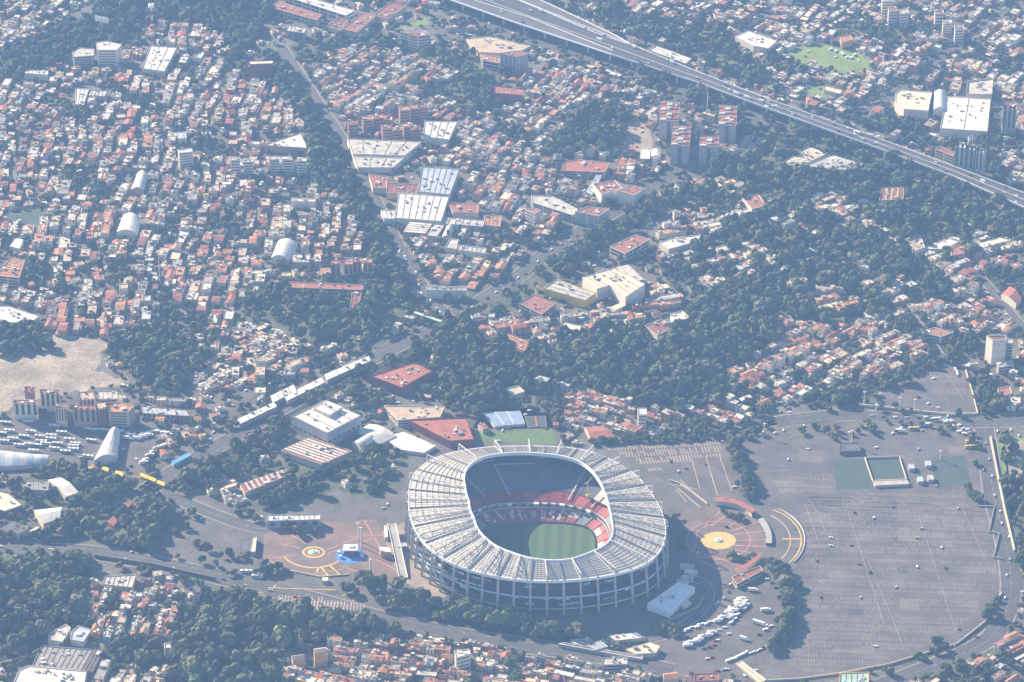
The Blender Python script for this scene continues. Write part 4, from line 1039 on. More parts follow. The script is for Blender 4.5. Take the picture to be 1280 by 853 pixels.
building('grey_flats', 'small grey building with white floor bands below the college', 'office', [(360,32),(383,36),(380,42),(358,39)], 11, W_grey, R_pale, floors=4)
t = building('sign_office', 'tan office block with white script sign letters on its orange roof', 'office', [(500,40),(522,46),(539,44),(524,36)], 22, W_cream, R_orange, floors=5, wfrac=.4)
fc = bpy.data.curves.new('roof_sign', 'FONT'); fc.body = 'Johnson'; fc.size = 11.0; fc.extrude = .25; fc.shear = .35; fc.align_x = 'CENTER'
fo = bpy.data.objects.new('roof_sign', fc); COL.objects.link(fo); bpy.context.view_layer.update(); so = bpy.data.objects.new('roof_sign', bpy.data.meshes.new_from_object(fo.evaluated_get(bpy.context.evaluated_depsgraph_get()))); bpy.data.objects.remove(fo); so.data.materials.clear(); so.data.materials.append(M_white); COL.objects.link(so); so.parent = t; so.location = (0, -2, 23.0); so.rotation_euler = (RAD(60), 0, RAD(-10))
building('tan_hall', 'wide tan flat roof beside the motorway', 'hall', [(583,49),(610,46),(664,58),(642,68),(600,66)], 8, W_cream, R_tan, items=8)
building('grey_flats', 'tall gridded office tower beside the wide tan roof', 'office', [(625,67),(650,64),(660,68),(646,72)], 26, W_grey, R_red, floors=7, wfrac=.45, cols=4)
building('red_hall', 'orange roofed wing under the gridded office tower', 'office', [(600,68),(626,72),(624,80),(603,76)], 10, W_cream, R_orange, floors=2)
building('red_hall', 'dark red roofed building by the far park', 'hall', [(618,108),(655,112),(655,120),(618,117)], 14, W_dred, R_red, items=2)
# four tower blocks
for i, (a, lb) in enumerate([([(826,126),(850,127.5),(848,152),(824,151)], 'red and white roofed tower block nearest to the bare car park'), ([(842,157),(864,158),(861,182.6),(838.6,182)], 'red and white roofed tower block in front by the white vault'), ([(899,131.5),(921,133),(920,158),(898,156)], 'red and white roofed tower block nearest to the motorway'), ([(876,170.7),(899,171.5),(898,184),(874,183.6)], 'shorter red and white roofed tower block beside the wooded lane')]):
    t = building('tower_block', lb, 'tower block', a, 27, W_grey, R_red, floors=0, parapet=.8, group='red roofed tower blocks')
    pts = [p[:2] - np.array(t.location)[:2] for p in PP(a, 27)]
    nb = 4 if i != 3 else 2
    for k in range(nb):
        for (u, m, hh) in ((.16, R_red, 1.0), (.5, R_grey, 1.6), (.84, R_dred, 1.2)):
            v = (k + .5) / nb; a0 = pts[0] + (pts[3] - pts[0]) * v; b0 = pts[1] + (pts[2] - pts[1]) * v; p = a0 + (b0 - a0) * u
            mb = MB(); mb.box((*p, 27.0), (6, 5, hh), m); mb.build('roof_unit', t)
        mb = MB(); v = (k + .85) / nb; a0 = pts[0] + (pts[3] - pts[0]) * v; b0 = pts[1] + (pts[2] - pts[1]) * v; p = a0 + (b0 - a0) * (.2 if k % 2 else .5)
        mb.box((*p, 27.0), (7, 3.4, 1.9), R_white); mb.build('roof_unit', t)
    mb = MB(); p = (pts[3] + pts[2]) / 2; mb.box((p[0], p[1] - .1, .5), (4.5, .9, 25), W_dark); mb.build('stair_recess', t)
building('white_box_hall', 'white cube shed at the end of the bare car park', 'shed', [(801,187),(813,187.5),(812,199),(800,198.5)], 5, W_white, R_white, parapet=.2)
building('vault_hall', 'small white vault beside the cube shed of the bare car park', 'shed', [(814,196),(814,187.5),(826,188),(826,197)], 4, W_white, R_white, shape='vault', rise=2.5)
building('red_hall', 'red roofed compound of parallel wings below the small park', 'school', [(706,203),(722,200),(762,204),(756,216),(704,214)], 7, W_cream, R_red, items=10, floors=2)
building('white_wing', 'white high-walled block with red penthouse roofs', 'building', [(741,231),(768,226),(778,236),(752,244)], 13, W_white, R_dred, items=6, seams=2, stripe=R_red)
building('white_wing', 'bright white windowless slab on the lit side of the high-walled block', 'building', [(772,239),(789,232),(806,236),(793,245)], 16, W_white, R_red, items=4)
building('white_wing', 'grey-white flats stepping down from the windowless slab', 'apartment block', [(719,265),(735,259),(762,262),(748,271)], 15, W_white, R_red, floors=5, wfrac=.35, items=4)
building('white_wing', 'pale terraced office with white roof edge beside the trees', 'office', [(664,245),(690,246),(722,262),(716,270),(666,254)], 10, W_white, R_pale, items=8, floors=3)
building('white_block', 'small pale tower in front of the pale terraced office', 'apartment block', [(656,262),(668,261),(676,263),(668,268)], 16, W_white, R_red, floors=4, wfrac=.3)
building('grey_strip', 'long blue-grey strip roof between the red compound wings', 'hall', [(732,240),(748,214),(754,216),(740,244)], 5, W_grey, R_bluegrey, parapet=.2)
building('red_hall', 'maroon roofed school with white gable ends by the belt of trees', 'school', [(762,309),(795,294),(812,300),(781,318)], 10, W_white, R_red, items=3, floors=2)
building('white_block', 'white villa complex roof among the belt of trees', 'villa', [(824,304),(838,299),(876,294),(872,302),(836,312)], 7, W_white, R_white, items=8)
building('villa', 'small white house alone in the wood beyond the villa complex', 'villa', [(895,310),(911,305),(913,312),(898,316)], 5, W_white, R_pale)
building('villa', 'red gabled villa with white court in the wooded estate', 'villa', [(926,246),(948,244),(958,258),(940,262)], 6, W_white, R_red, items=2)
building('school', 'maroon striped school roof in the far wooded estate', 'school', [(1102,236),(1130,235),(1129,250),(1099,251)], 8, W_cream, R_dred, seams=3, stripe=R_tan)
building('mansion', 'white mansion court with brown roof top in the wooded estate', 'mansion', [(1131,298),(1150,294),(1156,310),(1144,314)], 6, W_white, R_tan, items=6)
building('mansion', 'white sloping court of the mansion in the wooded estate', 'mansion', [(1150,312),(1170,304),(1198,294),(1204,300),(1180,312)], 3, W_white, R_white, items=4)
building('mansion', 'red roofed mansion wing beside the sloping white court', 'mansion', [(1187,312),(1203,305),(1215,316),(1190,320)], 5, W_cream, R_red)
# white tower beside the triangular car park
building('white_tower', 'white windowless tower beside the triangular car park', 'tower', [(1233,421),(1249,420),(1258,421),(1257,426),(1241,427)], 31, W_white, R_dred, parapet=1.5)
building('white_tower', 'grey balconied rear tower behind the white windowless one', 'tower', [(1258,424),(1266,424),(1266,430),(1258,430)], 24, W_grey, R_pale, floors=6)
building('white_block', 'white lower wing in front of the windowless tower', 'building', [(1246,454),(1266,451),(1267,457),(1248,460)], 8, W_white, R_pale, items=3, floors=2)
building('white_block', 'white-walled red roofed house at the near end of the tower street', 'house', [(1247,486),(1262,484),(1265,492),(1249,496)], 8, W_white, R_red)
building('red_hall', 'big red tiled roof beside the hill street', 'house', [(1252,368),(1262,358),(1277,372),(1270,380)], 7, W_white, R_red, shape='gable', rise=3)
building('red_hall', 'long orange roofed white house in the tiled quarter', 'house', [(1152,416),(1168,410),(1192,416),(1176,422)], 8, W_white, R_orange, floors=2)
# beyond the motorway
t = building('mall', 'big white mall hall with panelled roof and rounded end', 'mall', [(1119,118),(1125,113),(1165,116),(1160,139),(1130,137),(1119,129)], 13, W_white, R_cream, items=3)
building('mall', 'white barrel vault in the middle of the mall', 'mall', [(1167,137),(1168,115),(1182,115),(1182,137)], 13, W_white, R_white, shape='vault', rise=4)
building('mall', 'largest ribbed white roof of the mall', 'mall', [(1184,121),(1238,124.5),(1234,165),(1175,161)], 12, W_white, R_white, seams=1, items=14)
building('mall', 'pale parking deck with raised rim behind the mall', 'mall', [(1209,103),(1241,99),(1240,119),(1208,119)], 9, W_cream, R_pale, items=8, parapet=1.8)
building('small_hall', 'red front shop below the mall entrance', 'shop', [(1117,146),(1134,146.5),(1133,149),(1117,149)], 7, M_red_seat, R_dred)
building('tower_flats', 'grey tower of flats with red crown beyond the mall', 'tower', [(1254,129),(1270,128),(1271,138),(1254,138)], 36, W_grey, R_red, items=3, cols=3, floors=1, wfrac=.9)
for i, (a, hh, wm) in enumerate([([(1194,184),(1202,179),(1213,181),(1206,186)], 36, W_cream), ([(1206,187),(1216,182),(1224,184),(1218,189)], 35, W_grey), ([(1220,190),(1226,186),(1233,188),(1229,193)], 34, W_white), ([(1210,171),(1217,170),(1219,175),(1212,176)], 34, W_white)]):
    building('tower_flats', ['cream lit face tower of the group by the motorway', 'grey tower in the middle of the group by the motorway', 'white tower at the outer end of the group by the motorway', 'rear white tower of the group by the motorway'][i], 'tower', a, hh, wm, R_white, cols=2, floors=1, wfrac=.9, items=2, group='towers by the motorway')
building('grey_flats', 'cream framed low office with maroon roof at the motorway', 'office', [(1169,187),(1176,184),(1193,191),(1191,196)], 12, W_cream, R_dred, floors=3)
building('white_wing', 'long white hall with grey windows along the motorway', 'hall', [(811,63),(820,58),(864,74),(857,80)], 9, W_white, R_white, cols=6, floors=1, wfrac=.5)
building('white_wing', 'white folded roof at the edge of the far grass field', 'hall', [(919,46),(934,39),(971,52),(960,61),(942,58)], 8, W_white, R_white)
building('market_roof', 'pale parking roof with many cars under the motorway bend', 'car park roof', [(974,206),(1011,184),(1035,192),(1002,208)], 6, W_grey, R_cream, items=16)
building('market_roof', 'white roof crowded with vents beside the pale parking roof', 'market hall', [(1006,208),(1040,194),(1079,206),(1058,214)], 6, W_grey, R_white, items=24)
building('white_wing', 'cream long shed at the small grass court by the motorway', 'shed', [(1030,108),(1052,113),(1050,118),(1030,113)], 5, W_cream, R_cream)
for i, (x, y, hh) in enumerate([(1102,-3,22), (1110,10,22), (1124,13,20), (1168,13,24), (1178,25,18), (1193,33,22)]):
    building('tower_flats', ['white flats at the far edge of the picture', 'white slab of flats next to the far edge one', 'narrow white flats beside the far slab', 'white corner tower at the far quarter beyond the mall', 'low double white flats beside the far corner tower', 'white flats closest to the mall in the far quarter'][i], 'apartment block', [(x,y),(x+10,y-1),(x+12,y+4),(x+1,y+5)], hh, W_white, R_dred if i % 2 else R_pale, floors=5, wfrac=.35, items=2, group='white flats beyond the mall')
building('brick_house', 'orange brick house at the corner of the far grass field', 'house', [(1050,46),(1063,44),(1066,50),(1052,54)], 9, W_ochre, R_orange)

# --- elevated motorway
t = thing('elevated_motorway', 'long elevated concrete motorway on piers with white parapets', 'motorway', tuple(P(960, 135)))
ML = np.array(t.location)
A_mw = mat('motorway_asphalt', (0.06, 0.06, 0.064), 0.9, 0.12, 0.03)
ZM = 13.0
def edge(u, a, b): return [a[0] + (b[0] - a[0]) * u, a[1] + (b[1] - a[1]) * u]
UP = [(560,-33),(648,0),(784,54),(872,90),(960,124),(1100,174),(1218,218),(1300,249)]
LO = [(470,-33),(562,0),(640,27),(764,68.5),(872,103.5),(960,136),(1100,186.5),(1193,221),(1300,268)]
def pl(path, n):
    q = np.array([P(a, b, ZM)[:2] for a, b in path]); s = np.r_[0, np.cumsum(np.hypot(*np.diff(q, axis=0).T))]
    g = np.linspace(0, s[-1], n); return np.stack([np.interp(g, s, q[:, 0]), np.interp(g, s, q[:, 1])], 1)
NM = 60
U, Lw = pl(UP, NM), pl(LO, NM)
mb = MB(); lb = MB()
for i in range(NM - 1):
    a, b, c, d = [np.append(p, ZM) - ML for p in (Lw[i], Lw[i + 1], U[i + 1], U[i])]
    mb.face([a, b, c, d], A_mw); dz = np.array((0, 0, -1.8))
    mb.face([d + dz, c + dz, b + dz, a + dz], M_conc_d); mb.face([a + dz, b + dz, b, a], M_conc); mb.face([c + dz, d + dz, d, c], M_conc)
mb.build('deck', t)
for f, ww, m, hh in ((0.01, .6, M_white, 1.1), (.99, .6, M_white, 1.1), (.5, .6, M_cream, 1.0)):
    mb = MB()
    for i in range(NM - 1):
        p, q_ = Lw[i] + (U[i] - Lw[i]) * f, Lw[i + 1] + (U[i + 1] - Lw[i + 1]) * f
        mb.bar(np.append(p, ZM + hh / 2) - ML, np.append(q_, ZM + hh / 2) - ML, ww, m, hh)
    mb.build('parapet', t)
for f in (.26, .74):
    mb = MB()
    for i in range(NM - 1):
        p, q_ = Lw[i] + (U[i] - Lw[i]) * f, Lw[i + 1] + (U[i + 1] - Lw[i + 1]) * f
        mb.bar(np.append(p, ZM + .05) - ML, np.append(q_, ZM + .05) - ML, 0.3, M_lane, .06)
    mb.build('lane_line', t)
# side carriageways that merge where the two levels join
def side_deck(path_a, path_b, name):
    a_, b_ = pl(path_a, 14), pl(path_b, 14); mb = MB()
    for i in range(13):
        q = [np.append(p, ZM + .12) - ML for p in (a_[i], a_[i + 1], b_[i + 1], b_[i])]
        mb.face(q, A_lot); mb.bar(q[0] + [0, 0, .6], q[1] + [0, 0, .6], .8, M_white, 1.2); mb.bar(q[3] + [0, 0, .6], q[2] + [0, 0, .6], .8, M_white, 1.2)
    mb.build(name, t)
side_deck([(470,-32),(564,1),(640,28),(764,69)], [(500,-32),(592,1),(660,22),(766,64)], 'slip_lane')
side_deck([(600,-30),(672,-1),(770,45),(788,56)], [(570,-29),(644,-1),(745,42),(782,55)], 'slip_lane')
for i in range(2, NM - 1, 2):
    p = Lw[i] * .88 + U[i] * .12; q_ = Lw[i] * .3 + U[i] * .7
    mb = MB()
    for s in (p, q_): mb.box((s[0] - ML[0], s[1] - ML[1], 0), (2.2, 2.2, ZM - 1.8), M_white if s is p else M_conc, .3)
    mb.build('pier', t)
MW_MID = (U, Lw)
# --- masts, boards
def mast(x, y, h, label, name='floodlight_mast', head=True, cat='mast', w=.7):
    t = thing(name, label, cat, tuple(P(x, y)))
    mb = MB(); mb.cyl((0, 0, 0), w, h, M_steel, 6, r2=w * .6); mb.build('pole', t)
    if head:
        mb = MB(); mb.box((0, 0, h), (3.2, 1.2, 1.4), M_steel); mb.build('lamp_head', t)
mast(884, 140, 30, 'tall thin pole between the tower blocks under the motorway', head=False)
mast(463.5, 719, 19, 'white pylon sign standing on the red ray plaza', 'pylon_sign', False, 'sign', 1.4)
mast(451.5, 684, 22, 'tall lamp mast beside the blue stage carpet')
mast(448, 676, 20, 'lamp mast beyond the blue stage carpet')
mast(1064, 556, 16, 'lamp mast behind the dark netted cage')
mast(1124, 512, 14, 'lamp mast on the edge of the triangular car park')
mast(1143, 513, 12, 'shorter lamp mast on the edge of the triangular car park')
mast(1080, 505, 14, 'lamp mast at the tip of the triangular car park')
mast(17, 522, 26, 'tall mast at the corner of the bus yard')
mast(200, 355, 30, 'tall thin pole in the dense quarter', head=False)
mast(1175, 575, 10, 'lamp mast behind the court huts')
mast(955, 545, 14, 'lamp mast at the far edge of the car park')
mast(848, 250, 22, 'slender pole by the belt of trees', head=False)
t = thing('billboard', 'tall billboard with white lattice panels above the far wood edge', 'billboard', tuple(P(128.5, 46)))
mb = MB(); mb.cyl((0, 0, 0), 1.0, 22, M_steel_d, 6); mb.build('post', t)
mb = MB()
for k in range(4):
    mb.box((-7 + k * 4.6, 0, 20 + (3 - k) * 1.0), (4.2, .8, 8), M_white)
mb.build('panel', t)
t = thing('antenna_mast', 'red and white lattice antenna mast in the far quarter', 'mast', tuple(P(191.5, 50)))
mb = MB()
for k in range(9):
    m = M_red_seat if k % 2 == 0 else M_white; r0 = 1.6 - k * .1
    for dx, dy in ((-1, -1), (1, -1), (1, 1), (-1, 1)): mb.bar((dx * r0, dy * r0, k * 6), (dx * (r0 - .1), dy * (r0 - .1), k * 6 + 6), .6, m)
    mb.bar((-r0, -r0, k * 6), (r0, -r0, k * 6 + 6), .5, m)
mb.build('lattice', t)
mb = MB(); mb.cyl((0, 0, 18), 4.0, 3.5, M_red_seat, 8); mb.build('red_drum', t)
mb = MB(); mb.cyl((0, 0, 48), 4.0, 4.5, M_white, 8); mb.build('white_drum', t)
t = thing('green_footbridge', 'pale green pedestrian bridge crossing the avenue junction', 'footbridge', tuple(P(537, 400)))
GL = np.array(t.location); mb = MB(); mb.bar(P(518,391,6) - GL, P(556,404,6) - GL, 4, mat('pale_green_paint', (.42,.52,.36), .7, .1, .2), 1.8); mb.build('deck', t)
mb = MB()
for a in ((519,396),(537,402),(555,409)): p = P(*a) - GL; mb.box(p, (1.2, 1.2, 5.2), W_grey)
mb.build('pier', t)
def wall_run(label, pts, h, m, w=.6, name='boundary_wall', cat='wall'):
    mb = MB(); q = [P(a, b) for a, b in pts]; o = q[0]
    for a, b in zip(q, q[1:]): mb.bar(a - o + [0, 0, h / 2], b - o + [0, 0, h / 2], w, m, h)
    tag(mb.build(name, None, tuple(o)), label, cat)
wall_run('long pale boundary wall along the triangular car park', [(1066,507),(1160,517),(1190,520),(1222,519)], 3, W_cream, 1.2)
wall_run('pale boundary wall down the side of the triangular car park', [(1207,464),(1215,490),(1222,518)], 2.5, W_cream, .8)
wall_run('pale wall along the outer side of the right hand road', [(1238,548),(1246,590),(1256,640),(1268,690)], 3, W_cream, 1.6)
wall_run('grey retaining wall of the boulevard above the near row houses', [(118,697),(190,708),(270,726)], 4, W_dark, 1.5, 'retaining_wall')
wall_run('curved green-edged wall around the lorry yard near the shed', [(822,782),(848,772),(872,760),(880,748)], 2.5, mat('mossy_wall', (.25,.28,.12), .9, .2, .2), 1.0)
wall_run('white wall along the near edge of the car park', [(960,852),(1000,850),(1050,843),(1110,832),(1196,806),(1232,778),(1252,742)], 2.2, W_cream, .8)
wall_run('pale curved wall beside the sunken road at the upper car park', [(838,602),(850,606),(866,617),(884,631)], 2.2, W_cream, .9)
wall_run('grey wall on the near side of the sunken road', [(836,606),(848,612),(862,624),(876,636)], 1.6, W_grey, .7)
wall_run('zigzag grey wall of the bays beside the right hand road', [(1222,634),(1243,634),(1236,666),(1249,668),(1242,698),(1254,700)], 2, W_grey, .6)
wall_run('pale wall round the curved end of the red ray plaza', [(330,700),(360,714),(400,722),(436,719)], 1.6, W_cream, .8)
# ------------------------------------------------------------------ what is free where (raster in photo pixels with a margin)
MG = 160
def newmask(): return np.zeros((853 + 2 * MG, 1280 + 2 * MG), bool)
def fill(mask, poly, val=True):
    p = np.array(poly, float) + MG
    x0, y0 = np.floor(p.min(0)).astype(int); x1, y1 = np.ceil(p.max(0)).astype(int) + 1
    x0, y0 = max(x0, 0), max(y0, 0); x1, y1 = min(x1, mask.shape[1]), min(y1, mask.shape[0])
    if x1 <= x0 or y1 <= y0: return
    X, Y = np.meshgrid(np.arange(x0, x1) + .5, np.arange(y0, y1) + .5)
    mask[y0:y1, x0:x1][inside(p, X, Y)] = val
roads_wide = newmask()
built, roads, woods, paved = newmask(), newmask(), newmask(), newmask()
for p in OCC: fill(built, p)
for k, (pts, w) in ROADS.items():
    q, nrm, d = ribbon('', pts, w)
    for i in range(len(q) - 1):
        ww = w / 2 + (5 if k in ('avenue', 'dual_road', 'boulevard') else 2)
        fill(roads_wide, [PX(*(q[i] + nrm[i] * ww)), PX(*(q[i + 1] + nrm[i + 1] * ww)), PX(*(q[i + 1] - nrm[i + 1] * ww)), PX(*(q[i] - nrm[i] * ww))])
        fill(roads, [PX(*(q[i] + nrm[i] * w / 2)), PX(*(q[i + 1] + nrm[i + 1] * w / 2)), PX(*(q[i + 1] - nrm[i + 1] * w / 2)), PX(*(q[i] - nrm[i] * w / 2))])
mw_px = [PX(p[0], p[1], 0) for p in MW_MID[0]] + [PX(p[0], p[1], 0) for p in MW_MID[1]][::-1]
fill(built, mw_px)
for nm, (poly, sp, sz, keep) in WOODS.items(): fill(woods, poly)
for o in list(SC.objects):
    if o.name.split('.')[0] in ('forecourt', 'car_park', 'lorry_yard', 'bus_yard', 'grass_field', 'bare_earth', 'green_court', 'grass_verge', 'dark_court', 'plaza'):
        fill(paved, [PX(v.co[0], v.co[1], v.co[2]) for v in o.data.vertices])
def at(mask, x, y, z=0.0):
    px, py = PX(np.asarray(x), np.asarray(y), z)
    ix = np.clip((px + MG).astype(int), 0, mask.shape[1] - 1); iy = np.clip((py + MG).astype(int), 0, mask.shape[0] - 1)
    return mask[iy, ix]

# ------------------------------------------------------------------ houses
ROOFS = [R_white, R_pale, R_grey, R_tan, R_cream, R_red, R_orange, R_dred, R_dark, R_bluegrey]
RNAME = ['white', 'pale grey', 'grey', 'tan', 'cream', 'red', 'orange tiled', 'maroon', 'dark', 'blue grey']
WALLS = [W_white, W_cream, W_grey, W_brick, W_pink, W_ochre, W_dark, W_yellow]
WW = [30, 22, 16, 8, 9, 7, 5, 1]
MIX = [7, 13, 18, 17, 11, 14, 15, 8, 7, 1]
PALE = [15, 22, 17, 14, 14, 7, 6, 3, 5, 1]
REDS = [10, 13, 9, 13, 8, 16, 22, 9, 3, 1]
GREY = [14, 28, 26, 10, 6, 4, 4, 3, 9, 4]
# (place phrase, outline px, street direction px pair, roof palette, share of lots left to trees, lot w, lot d)
QUARTERS = [
 ('in the dense quarter at the left', [(-40,112),(40,100),(90,72),(150,60),(200,28),(262,35),(300,78),(345,112),(376,152),(392,218),(432,255),(470,340),(450,400),(380,470),(330,500),(260,450),(200,408),(130,430),(60,418),(-40,410)], ((110,300),(140,190)), MIX, .33, 10.5, 12.7),
 ('in the bright quarter beside the tree belt', [(362,66),(430,58),(500,66),(560,80),(640,100),(700,88),(790,108),(826,130),(820,160),(785,150),(740,130),(690,190),(640,190),(580,225),(530,180),(440,172),(395,118)], ((420,150),(520,70)), MIX, .22, 9.4, 10.6),
 ('between the warehouses and the belt of trees', [(580,225),(640,190),(700,200),(770,190),(830,200),(850,240),(790,262),(720,295),(690,335),(640,345),(560,380),(520,355),(490,300),(560,300),(600,290)], ((640,300),(700,215)), MIX, .22, 10.5, 12.7),
 ('beyond the motorway', [(740,-60),(1340,-60),(1340,250),(1238,232),(1170,195),(1070,155),(960,112),(880,80),(800,48),(720,0)], ((1000,60),(1060,10)), PALE, .42, 10.5, 12.7),
 ('in the strip this side of the motorway', [(640,60),(720,80),(800,112),(900,150),(960,180),(900,210),(860,215),(830,200),(826,130),(790,108),(700,88)], ((700,80),(760,100)), PALE, .35, 9.9, 11.7),
 ('in the tiled quarter beyond the car park', [(905,470),(935,448),(985,415),(1060,404),(1130,388),(1190,365),(1240,328),(1330,312),(1330,410),(1240,420),(1190,420),(1130,470),(1060,480),(1000,500),(960,515),(905,505)], ((1100,440),(1180,400)), REDS, .28, 9.4, 11.1),
 ('in the row of tiled houses behind the stadium', [(650,478),(700,482),(765,502),(830,517),(905,507),(960,517),(960,528),(900,535),(830,545),(770,547),(700,535),(690,500)], ((700,500),(800,530)), REDS, .15, 8.8, 9.5),
 ('beside the white tower', [(1240,455),(1330,440),(1330,520),(1228,516),(1262,515),(1240,480)], ((1250,480),(1262,450)), REDS, .25, 9.4, 11.7),
 ('in the small-house quarter at the near edge', [(350,815),(420,803),(480,797),(560,802),(640,820),(742,836),(830,838),(915,846),(915,900),(345,900)], ((560,830),(640,842)), MIX, .10, 7.6, 9.5),
 ('in the near corner quarter by the boulevard', [(105,738),(215,735),(225,765),(214,800),(130,808),(105,790)], ((175,790),(190,745)), REDS, .08, 7.6, 9.5),
 ('at the near corner by the white hall', [(60,800),(130,806),(140,838),(214,838),(214,900),(-40,900),(-40,835)], ((120,850),(140,800)), GREY, .3, 9.4, 11.7),
 ('at the near right corner below the car park', [(1060,858),(1100,845),(1160,835),(1215,812),(1245,792),(1272,740),(1330,730),(1330,900),(1060,900)], ((1180,850),(1230,820)), REDS, .34, 8.8, 10.6),
 ('in the far wooded estate', [(845,250),(900,215),(1080,218),(1190,238),(1280,278),(1280,312),(1180,372),(990,400),(860,365),(822,335)], ((900,330),(1000,300)), PALE, .84, 10.5, 12.7),
 ('by the villa complex in the belt of trees', [(815,285),(855,265),(930,272),(950,290),(900,310),(870,300),(825,305)], ((820,300),(930,275)), PALE, .1, 9.4, 10.6),
 ('on the slope in the middle of the wooded estate', [(1070,325),(1110,320),(1140,335),(1130,370),(1090,372)], ((1075,350),(1110,330)), PALE, .3, 8.8, 9.5),
 ('at the market', [(238,482),(264,446),(300,424),(356,414),(348,448),(328,478),(252,494)], ((260,480),(330,440)), PALE, .06, 6, 11),
 ('beside the market', [(195,440),(262,450),(240,478),(225,500),(262,515),(260,530),(200,530),(170,505),(215,485)], ((200,500),(250,500)), REDS, .25, 9.4, 10.6),
 ('around the tiled villas by the striped hall', [(262,590),(300,592),(345,575),(360,590),(330,625),(270,635),(255,610)], ((270,620),(340,590)), PALE, .3, 9.4, 10.6),
 ('between the red school and the wood', [(592,400),(605,395),(640,395),(700,395),(760,385),(830,360),(862,378),(838,402),(800,418),(745,412),(702,437),(655,442),(606,426)], ((620,410),(700,400)), REDS, .38, 9.4, 11.7),
 ('behind the avenue at the red strip school', [(330,360),(360,356),(450,365),(520,370),(560,395),(480,430),(380,470),(330,480),(262,450),(300,420)], ((340,440),(460,380)), MIX, .45, 9.9, 12.7),
 ('beside the bus yard and the tents', [(-40,600),(20,600),(50,600),(110,590),(200,640),(190,700),(110,690),(40,685),(-40,680)], ((40,650),(120,610)), GREY, .72, 10.5, 12.7),
 ('at the far left corner', [(-40,-60),(140,-60),(90,15),(40,50),(-40,75)], ((20,40),(60,0)), PALE, .35, 9.4, 11.7),
 ('at the far edge beside the college', [(345,-60),(560,-60),(560,0),(520,20),(440,0),(345,0)], ((420,-20),(500,-10)), REDS, .5, 10.5, 12.7),
 ('beyond the left edge', [(-150,60),(-40,100),(-40,700),(-150,700)], ((-100,300),(-70,190)), MIX, .35, 11.7, 14.8),
 ('beyond the right edge', [(1330,-60),(1430,-60),(1430,860),(1330,860)], ((1380,300),(1400,250)), MIX, .5, 11.7, 14.8),
]
hr = random.Random(77)
HOUSES, TREES = [], []
NEAR_X = 60
for qi, (place, poly, (pa, pb), pal, tree_p, lw, ld) in enumerate(QUARTERS):
    a, b = P(*pa), P(*pb); rot = math.atan2(b[1] - a[1], b[0] - a[0])
    W = [P(*p)[:2] for p in poly]; W = np.array(W); c = W.mean(0)
    R = np.hypot(*(W - c).T).max()
    co, si = math.cos(rot), math.sin(rot)
    v = -R; row = 0
    while v < R:
        u = -R + hr.uniform(0, 10); k = 0
        while u < R:
            w = lw * hr.choice([.75, .9, 1, 1, 1.15, 1.35, 1.8])
            big = hr.random() < .06
            if big: w = hr.uniform(13, 22)
            k += 1
            if k % 13 == 0: u += 6.0; 
            d = ld * hr.uniform(.75, 1.05)
            uu, vv = u + w / 2, v + hr.uniform(-.8, .8)
            x, y = c[0] + uu * co - vv * si, c[1] + uu * si + vv * co
            x, y = x + 7 * math.sin(y * .018 + qi) + 3 * math.sin(y * .05), y + 8 * math.sin(x * .015 + qi * 2) + 3 * math.sin(x * .047)
            u += w + (0.12 if hr.random() < .75 else hr.uniform(.4, 2.0))
            px, py = PX(x, y)
            if not (-158 < px < 1436 and -100 < py < 900): continue
            if not inside(poly, np.array([px]), np.array([py]))[0]: continue
            if at(roads, x, y) or at(built, x, y) or at(paved, x, y): continue
            if at(woods, x, y) and place != 'in the far wooded estate' and 'slope' not in place: continue
            # clumps of greenery: smooth pseudo-noise decides where gardens take over
            g = math.sin(x * .021 + qi) * math.sin(y * .027 + 2 * qi) + .6 * math.sin(x * .061 + y * .043)
            if hr.random() < tree_p * (1 + .9 * g) or (g > 1.02 and tree_p > .1):
                for _ in range(hr.choice([1, 1, 2])):
                    TREES.append((x + hr.uniform(-3, 3), y + hr.uniform(-3, 3), hr.uniform(4.5, 8) if g < .8 else hr.uniform(8, 13), place, .12))
                continue
            a_, s_ = w / 2, d / 2
            ok = True
            for ex, ey in ((-a_, -s_), (a_, -s_), (a_, s_), (-a_, s_)):
                cx_, cy__ = x + ex * co - ey * si, y + ex * si + ey * co
                if at(roads, cx_, cy__) or at(built, cx_, cy__): ok = False; break
            if not ok: continue
            if hr.random() < .38 and HOUSES and HOUSES[-1]['place'] == place and not big:
                pv = HOUSES[-1]; rf_, wm_, fl_ = pv['rf'], pv['wm'], pv['fl']
            else: rf_ = None
            HOUSES.append(dict(x=x, y=y, rot=rot + .1 * math.sin(x * .02 + y * .013 + qi) + hr.gauss(0, .03), big=big, w=w, d=d, fl=1 if place == 'at the market' else 2 if big else hr.choices([1, 2, 3, 4], [36, 50, 12, 2])[0], rf=hr.choices(range(10), pal if not big else PALE)[0], wm=hr.choices(range(8), WW)[0], seed=hr.randrange(10 ** 9), place=place, px=px, py=py))
            if rf_ is not None: HOUSES[-1].update(rf=rf_, wm=wm_, fl=fl_)
        row += 1
        v += ld + (hr.choice([3.5, 4.5, 6]) if row % 2 == 0 else 0.2)
taken = newmask()
for h in HOUSES:
    co, si = math.cos(h['rot']), math.sin(h['rot']); a_, b_ = h['w'] / 2 + 1, h['d'] / 2 + 1
    fill(taken, [PX(h['x'] + u * co - v * si, h['y'] + u * si + v * co) for u, v in ((-a_, -b_), (a_, -b_), (a_, b_), (-a_, b_))])
for nm, (poly, sp, sz, keep) in WOODS.items(): fill(taken, poly)
